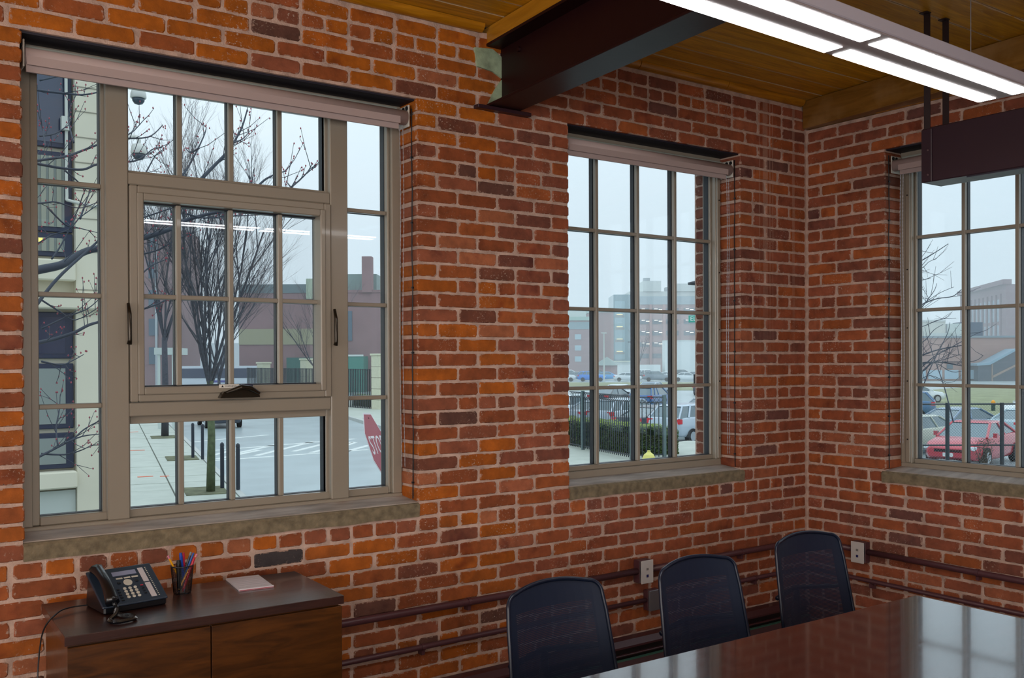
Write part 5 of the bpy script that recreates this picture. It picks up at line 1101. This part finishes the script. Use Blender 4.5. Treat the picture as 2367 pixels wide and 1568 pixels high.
# ------------------------------------------------------------------ mill and low building (window 3)
M_MILL = ext('mill_brick', (128, 104, 112), rough=.9, var=.06, vscale=.3)
t, blk, W_ = oriented('brick_mill', 'tall brick mill with rows of arched windows', 'building', (244.6, 138.15), (214.8, 110.3), 44, GZ, 18.4, M_MILL)
M_MGL = ext('mill_glass', (96, 116, 134), rough=.2)
blk('cornice', -.3, W_+.3, -.7, 1.2, 18.4, 19.5, M_MILL)
for k in range(9):
    u0 = 5.0+k*3.7
    for r, (z0, z1) in enumerate(((GZ+1, 3.2), (4.0, 9.2), (10.0, 14.6))):
        w = blk('window', u0, u0+1.9, -.15, .0, z0, z1, M_MGL)
    blk('arched_head', u0+.3, u0+1.6, -.15, .0, 14.6, 15.2, M_MGL)
    blk('pilaster', u0+2.2, u0+3.2, -.35, 0, GZ, 16.4, M_MILL)
for k in range(6):
    for r in range(4):
        w = blk('window', W_, W_+.15, 5+k*6.5, 8+k*6.5, .6+r*4.4, 3.9+r*4.4, ext('white_sash', (190, 206, 210), rough=.5))
        blk('glazing_bar', W_+.15, W_+.22, 6.4+k*6.5, 6.6+k*6.5, .6+r*4.4, 3.9+r*4.4, M_MGL, w); blk('glazing_bar', W_+.15, W_+.22, 5+k*6.5, 8+k*6.5, 2.15+r*4.4, 2.35+r*4.4, M_MGL, w)
t, blk, W_ = oriented('low_brick_building', 'long low windowless brick building with an enclosed outside stair', 'building', (132.5, 83), (156, 65.5), 16, GZ, 4.7, ext('hazed_brick', (160, 124, 116), rough=.9, var=.06, vscale=.4))  # distance haze mixed into this brick colour
blk('coping', -.2, W_, -.2, 16, 4.7, 5.0, ext('coping_grey', (120, 134, 144), rough=.6))
blk('rooftop_unit', 9.2, 12.6, 2, 5, 5.0, 7.2, ext('hvac_navy', (50, 70, 96), rough=.5)); blk('rooftop_unit', 7.9, 9.1, 1, 4, 5.0, 7.0, M_LWH); blk('skylight', 5.0, 7.6, 2, 4, 5.0, 5.5, M_LWH)
blk('small_window', 6.1, 7.0, -.12, 0, -.1, .6, ext('slate_glass', (70, 92, 108), rough=.2))
def lowp(u0, d, z): 
    A_, B_ = Vector((132.5, 83, 0)), Vector((156, 65.5, 0)); u = (B_-A_).normalized(); n = Vector((-u.y, u.x, 0)); n = n if n.dot(A_-CAM) > 0 else -n; return A_+u*u0+n*d+Vector((0, 0, z))
O_ = Vector((132.5, 83, GZ)); M_STG = ext('stair_glass', (64, 76, 92), rough=.25)
prof = [(9.6, GZ), (9.6, .35), (11.3, .5), (15.3, 2.7), (19.5, 2.7), (19.5, GZ)]
q = MB(O_); vs = [lowp(u, -3, z) for u, z in prof]+[lowp(u, 0, z) for u, z in prof]; n = len(prof); q.add(vs, [tuple(range(n)), tuple(range(n, 2*n))[::-1]]+[(i, (i+1) % n, n+(i+1) % n, n+i) for i in range(n)]); q.build('stair_enclosure', M_STG, t)
q = MB(O_); pr2 = [(9.3, .35), (11.3, .5), (15.3, 2.7), (19.8, 2.7), (19.8, 2.95), (15.1, 2.95), (11.1, .85), (9.3, .7)]; vs = [lowp(u, -3.3, z) for u, z in pr2]+[lowp(u, .2, z) for u, z in pr2]; n = 8; q.add(vs, [tuple(range(n)), tuple(range(n, 2*n))[::-1]]+[(i, (i+1) % n, n+(i+1) % n, n+i) for i in range(n)]); q.build('stair_roof', ext('stair_roof_blue', (130, 160, 178), rough=.4), t)
q = MB(O_); vs = [lowp(u, d, z) for d in (-3.15, -3.02) for u, z in ((11.8, -1.5), (15.9, .6), (15.9, .9), (11.8, -1.15))]; q.add(vs, [(0, 1, 2, 3), (7, 6, 5, 4), (0, 4, 5, 1), (1, 5, 6, 2), (2, 6, 7, 3), (3, 7, 4, 0)]); q.build('stair_stringer', ext('stringer_tan', (150, 128, 118), rough=.7), t)
for u0 in (11.6, 15.9, 19.0): blk('stair_post', u0, u0+.15, -3.1, -2.95, GZ, 2.7 if u0 > 15 else .6, ext('stringer_tan', (150, 128, 118), rough=.7))
bs = thing('blue_sign', 'blue sign with white lines of text by the enclosed stair', 'sign', tuple(lowp(16.0, -5, -1.0)))
uu = (Vector((156, 65.5, 0))-Vector((132.5, 83, 0))).normalized(); nn_ = Vector((-uu.y, uu.x, 0)); nn_ = nn_ if nn_.dot(CAM-O_) > 0 else -nn_
MB().obox((uu*1.0), uu, nn_, (0, 0, 1), 1.05, .04, .42).build('sign_board', ext('sign_blue', (60, 86, 170), rough=.5), bs)
for k, (w, z) in enumerate(((.45, .08), (.85, -.12))): MB().obox(uu*1.05+nn_*.05+Vector((0, 0, z)), uu, nn_, (0, 0, 1), w, .01, .05).build('text_line', ext('sign_white2', (226, 236, 232), rough=.5), bs)
for d_ in (.1, 1.9): MB().obox(uu*d_+Vector((0, 0, -.7)), uu, nn_, (0, 0, 1), .04, .04, .5).build('sign_post', M_IRON, bs)
t, blk, W_ = oriented('distant_tan_block', 'pale tan block on the skyline at the left of the right-hand window', 'building', (259, 163), (268, 156), 10, GZ, 12.5, ext('tan_pale', (186, 188, 172), rough=.8))
blk('window', 2.5, 4.0, -.2, 0, 6, 9, M_MGL); blk('roof_edge', -.2, W_, -.3, 10, 12.5, 13, M_LWH)
t, blk, W_ = oriented('distant_grey_block', 'blue-grey block beside the tan one on the skyline', 'building', (268.5, 155.4), (290, 140), 10, GZ, 11.8, ext('blue_grey_wall', (112, 128, 146), rough=.8))
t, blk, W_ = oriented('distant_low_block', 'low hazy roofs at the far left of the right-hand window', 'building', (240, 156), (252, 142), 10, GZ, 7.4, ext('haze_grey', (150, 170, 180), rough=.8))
# glass bus shelter / display row behind lawn
bsh = thing('glass_screen_row', 'row of pale glass screens along the foot of the low brick building', 'screens', tuple(lowp(0, -1.5, GZ)))
for k in range(9): MB().obox(uu*(1.2+k*2.5)+Vector((0, 0, 1.0)), uu, nn_, (0, 0, 1), 1.05, .05, .7).build('screen', ext('pale_screen', (150, 176, 192), rough=.2), bsh)
h2 = thing('fire_hydrant', 'small distant hydrant with an orange cap on the lawn', 'hydrant', (58.5, 30.0, GZ)); MB().lathe([(.13, 0), (.13, .5)], n=10).build('barrel', ext('dark_green', (40, 66, 60), rough=.5), h2); MB().lathe([(.15, .5), (.13, .66), (.02, .76)], n=10).build('bonnet', ext('orange_cap', (240, 160, 40), rough=.5), h2)
# ------------------------------------------------------------------ chain-link fence
A_, B_ = Vector((15.2, 9.05, -1.3)), Vector((19.0, 6.27, -1.3)); u = (B_-A_).normalized(); L_ = (B_-A_).length; HF = 1.82
cf = thing('chain_link_fence', 'black chain-link fence in front of the red car', 'fence', A_)
for z in (HF, .88): MB().tube([Vector((0, 0, z)), u*L_+Vector((0, 0, z))], .019, n=8).build('rail', M_IRON, cf)
for s_ in (.0, 1.02, 2.26, 3.5, 4.7):
    MB().tube([u*s_, u*s_+Vector((0, 0, HF+.03))], .045, n=10).build('fence_post', M_IRON, cf)
q = MB(); g = .065
k = -HF
while k < L_:
    for sg in (1, -1):
        p0 = [k, 0] if sg > 0 else [k+HF, 0]; pts = []
        for tt in [i/6 for i in range(7)]:
            s_ = k+HF*tt if sg > 0 else k+HF-HF*tt
            if 0 <= s_ <= L_: pts.append(u*s_+Vector((0, 0, HF*tt)))
        if len(pts) > 1: q.tube([pts[0], pts[-1]], .0022, n=3, cap=False)
    k += g
for i in range(int(L_/.065)): q.tube([u*(i*.065)+Vector((0, 0, HF)), u*(i*.065+.012)+Vector((0, 0, HF+.035))], .003, n=3)
q.build('wire_mesh', ext('galvanised_wire', (96, 112, 118), rough=.4), cf, kind='stuff')
sh = thing('weed_shrub', 'dead brown weed growing against the chain-link fence', 'shrub', (16.75, 8.0, -1.3)); q = MB(); rnd = random.Random(6)
for _ in range(26):
    a = rnd.uniform(0, 2*PI); q.tube([(0, 0, 0), (.08*math.cos(a), .08*math.sin(a), .5), (.22*math.cos(a)*rnd.random()*1.4, .22*math.sin(a), rnd.uniform(.6, 1.0))], .006, .003, n=3)
for _ in range(420):
    p = Vector((rnd.gauss(0, .11), rnd.gauss(0, .11), rnd.uniform(.25, 1.02))); a = Vector((rnd.gauss(0, 1), rnd.gauss(0, 1), rnd.gauss(0, 1))).normalized(); b = a.orthogonal().normalized(); q.add([p-a*.02, p+b*.014, p+a*.02, p-b*.014], [(0, 1, 2, 3)])
q.build('dry_stems', ext('dry_weed', (84, 78, 70), rough=.95), sh, kind='stuff')
# ------------------------------------------------------------------ cars
M_TYRE = ext('tyre', (26, 28, 32), rough=.8); M_RIM = mat('alloy_rim', s(170, 176, 182), .3, .6); M_CGL = ext('car_glass', (70, 96, 106), rough=.05, spec=.9, coat=.5); M_RED = ext('tail_light', (206, 40, 52), rough=.3); M_HEAD2 = ext('head_light', (214, 222, 228), rough=.15); M_PLT = ext('number_plate', (210, 214, 214), rough=.5)
SED = dict(L=4.7, W=1.82, st=[(-2.35, .45, .72, .70), (-2.28, .28, .98, .80), (-1.5, .22, 1.02, .90), (0, .2, .98, .91), (1.1, .22, .96, .90), (2.0, .25, .84, .84), (2.32, .35, .66, .68)], cab=[(-1.75, 1.0), (-.95, 1.42), (.25, 1.44), (1.15, .97)])
SUV = dict(L=4.6, W=1.84, st=[(-2.3, .5, .9, .74), (-2.24, .34, 1.12, .84), (-1.4, .26, 1.14, .92), (0, .25, 1.1, .92), (1.0, .26, 1.08, .91), (1.95, .3, .98, .86), (2.28, .42, .76, .70)], cab=[(-2.22, 1.10), (-1.75, 1.64), (.2, 1.66), (1.05, 1.07)])
CARS = {}
def car(kind, col, colname, xy, hd, label, z=GZ, det=True, group='parked cars'):
    K = SUV if kind == 'suv' else SED; m_ = mat('car_'+colname, s(*col), .28, .15, coat=.6)
    t = thing('car', label, 'car', (xy[0], xy[1], z), math.radians(hd), group); key = (kind, colname)
    q = MB(); n = len(K['st']); vs = []
    for x, zb, zt, hw in K['st']:
        vs += [(x, -hw*.9, zb), (x, -hw, zb+.15), (x, -hw, (zb+zt)/2+.08), (x, -hw*.93, zt-.03), (x, -hw*.82, zt), (x, hw*.82, zt), (x, hw*.93, zt-.03), (x, hw, (zb+zt)/2+.08), (x, hw, zb+.15), (x, hw*.9, zb)]
    k = 10; q.add(vs, [(i*k+j, (i+1)*k+j, (i+1)*k+(j+1) % k, i*k+(j+1) % k) for i in range(n-1) for j in range(k)]+[tuple(range(k)), tuple((n-1)*k+j for j in range(k))[::-1]])
    c = K['cab']; hb_, ht = .80, .60
    def sec(x, z, hw): return [(x, -hw, z), (x, hw, z)]
    B0, B1, T0, T1 = c[0], c[3], c[1], c[2]
    body = q.build('body', m_, t, smooth=False, bevel=.05, seg=2)
    g = MB(); g.add([(B0[0], -hb_, B0[1]-.03), (B1[0], -hb_, B1[1]-.03), (T1[0], -ht, T1[1]-.05), (T0[0], -ht, T0[1]-.05), (B0[0], hb_, B0[1]-.03), (B1[0], hb_, B1[1]-.03), (T1[0], ht, T1[1]-.05), (T0[0], ht, T0[1]-.05)], [(0, 1, 2, 3), (7, 6, 5, 4), (1, 5, 6, 2), (0, 3, 7, 4), (2, 6, 7, 3), (0, 4, 5, 1)])
    g.build('windows', M_CGL, t)
    r_ = MB(); e = .03
    r_.add([(T0[0]-.06, -ht-.02, T0[1]-.06), (T1[0]+.06, -ht-.02, T1[1]-.06), (T1[0]+.06, ht+.02, T1[1]-.06), (T0[0]-.06, ht+.02, T0[1]-.06), (T0[0]+.1, -ht*.85, T0[1]+.0), (T1[0]-.1, -ht*.85, T1[1]+.0), (T1[0]-.1, ht*.85, T1[1]), (T0[0]+.1, ht*.85, T0[1])], [(4, 5, 6, 7), (0, 1, 5, 4), (1, 2, 6, 5), (2, 3, 7, 6), (3, 0, 4, 7), (3, 2, 1, 0)])
    for sy in (-1, 1):
        for (x0, z0), (x1, z1) in ((B0, T0), (B1, T1)): r_.tube([(x0, sy*(hb_+.005), z0-.03), (x1, sy*(ht+.01), z1-.05)], .045, n=5)
        r_.tube([((B0[0]+B1[0])/2-.25, sy*(hb_+.004), B0[1]-.02), ((T0[0]+T1[0])/2-.05, sy*(ht+.008), T0[1]-.05)], .035, n=5)
        if kind == 'suv': r_.tube([(-1.55, sy*(hb_+.004), 1.1), (-1.2, sy*(ht+.02), 1.6)], .05, n=5)
        r_.box(.70, .86, sy*.90, sy*1.02, B1[1]-.02, B1[1]+.12)
    r_.build('roof_and_pillars', m_, t)
    for x in (-1.42, 1.42):
        for sy in (-1, 1):
            w = MB().cyl((x, sy*.84, .33), (0, 1, 0), .33, .2, 18).build('wheel', M_TYRE, t)
            if det: MB().cyl((x, sy*.945, .33), (0, 1, 0), .2, .02, 10).build('rim', M_RIM, w)
    hl = K['L']/2
    for sy in (-1, 1):
        MB().box(-hl+.03, -hl+.25, sy*.55, sy*.86, .78 if kind != 'suv' else .86, .93 if kind != 'suv' else 1.06).build('tail_light', M_RED, t)
        MB().box(hl-.38, hl-.08, sy*.50, sy*.80, .60 if kind != 'suv' else .68, .72 if kind != 'suv' else .82).build('head_light', M_HEAD2, t, bevel=.02)
    if det:
        MB().box(-hl-.02, -hl+.06, -.16, .16, .55, .68).build('number_plate', M_PLT, t); MB().box(hl-.08, hl+.0, -.16, .16, .38, .50).build('number_plate', M_PLT, t)
        MB().box(hl-.12, hl-.03, -.45, .45, .52, .62).build('grille', M_BLK, t)
        MB().box(-hl+.01, -hl+.1, -.75, .75, .3, .45).build('rear_bumper', M_BLK if kind == 'suv' else m_, t, bevel=.02)
    return t
SIL, WHT, BLU, BLK_, GRY = (176, 188, 200), (214, 222, 226), (52, 96, 150), (40, 50, 64), (120, 134, 146)
# lot beyond the hedge, window 2
car('suv', SIL, 'silver', (26.0, 25.9), 8, 'silver car seen from behind beside the window jamb, hedge end in front')
car('sedan', BLK_, 'black', (26.7, 28.8), 4, 'black sedan with a bright tail light behind the ring-topped fence')
car('suv', (190, 200, 212), 'pearl', (27.6, 31.75), 4, 'silver hatchback with its front wheel showing behind the hedge')
car('sedan', SIL, 'silver', (28.3, 34.7), 4, 'silver sedan behind the hedge left of the hatchback')
car('suv', WHT, 'white', (28.6, 37.7), 6, 'white car at the far left of the middle window behind the fence')
car('suv', BLU, 'blue', (42.5, 45.8), 24, 'dark blue car in the second row of the lot')
car('sedan', GRY, 'grey', (43.6, 40.6), 20, 'grey sedan right of the dark blue car in the second row')
car('sedan', BLK_, 'black', (43.5, 51.2), 20, 'black sedan left of the dark blue car in the second row')
car('suv', BLK_, 'black', (41.0, 36.0), 20, 'black car half behind the window jamb in the second row')
car('sedan', (150, 160, 168), 'mist', (35.5, 33.8), 20, 'light grey sedan between the black sedan and the grey one')
car('sedan', WHT, 'white', (50.5, 58.2), 25, 'white sedan in the third row left of centre')
car('sedan', (150, 170, 186), 'pale_blue', (58.5, 62.5), 25, 'pale blue car whose roof shows above the window bar')
car('sedan', BLK_, 'black', (66.5, 63.0), 25, 'black car at the far right edge of the third row')
# far row on the raised lot
FR = [((92.41, 119.04), WHT, 'white', 'white car at the left end of the far row'), ((95.79, 115.64), (50, 130, 220), 'bright_blue', 'bright blue car in the far row'), ((99.9, 111.5), (206, 212, 214), 'white', 'white sedan in the middle of the far row'),
      ((103.2, 108.18), GRY, 'grey', 'grey car right of the white sedan in the far row'), ((106.46, 104.89), WHT, 'white', 'white car before the blank white wall in the far row'), ((109.41, 101.93), BLK_, 'black', 'dark car at the right end of the far row')]
for i, (xy, c, cn, lb) in enumerate(FR): car('suv' if i in (0, 1, 3) else 'sedan', c, cn, xy, -43, lb, GZ, det=False)
for xy, k, cn, lb in (((100.34, 124.85), GRY, 'grey', 'grey car behind the bright blue one'), ((103.92, 121.17), (86, 160, 216), 'sky_blue', 'light blue car between the bright blue and the white sedan'), ((107.72, 117.26), BLK_, 'black', 'black car just behind the white sedan of the far row'), ((111.27, 113.61), WHT, 'white', 'white car behind the grey one of the far row'), ((114.48, 110.31), GRY, 'grey', 'grey car behind the dark one at the right end')):
    car('sedan', k, cn, xy, -43, lb, GZ, det=False)
for xy, k, cn, lb in (((105.3, 132.77), WHT, 'white', 'white car in the hazy back row at the far left'), ((108.83, 129.06), BLK_, 'black', 'black car in the hazy back row beside the kiosk'), ((114.99, 122.6), WHT, 'white', 'white car in the hazy back row before the low white building'), ((119.21, 118.18), BLK_, 'black', 'black car in the hazy back row before the blank white wall')):
    car('suv', k, cn, xy, -43, lb, GZ, det=False)
# street, window 1
car('sedan', BLK_, 'black', (12.6, 48.6), 80, 'dark sedan stopped in the street beyond the mossy tree')
car('suv', (150, 46, 58), 'dark_red', (14.6, 74.0), 75, 'dark red car parked by the porch behind the bare trees')
car('sedan', WHT, 'white', (13.3, 62.0), 78, 'white car just in front of the dark red one behind the bare trees')
# window 3
car('sedan', (186, 50, 66), 'red', (27.0, 13.9), 190, 'red sedan with its nose to the chain-link fence')
car('sedan', (176, 180, 164), 'beige', (28.6, 17.3), 178, 'beige car left of the red sedan, mostly hidden by the jamb')
car('sedan', (110, 132, 156), 'steel_blue', (35.4, 19.0), -8, 'grey-blue sedan behind the beige car')
car('sedan', (166, 186, 194), 'silver_green', (37.0, 16.8), -5, 'silver car directly behind the red sedan')
car('suv', (210, 216, 216), 'offwhite', (49.5, 22.6), 170, 'white hatchback at the right edge of the right-hand window')
car('suv', (74, 112, 150), 'mid_blue', (46.2, 29.4), 120, 'blue car with a red rear panel at the left of the lawn')
car('sedan', (214, 220, 220), 'white', (66.2, 40.5), -25, 'white sedan parked far off on the left of the lawn')
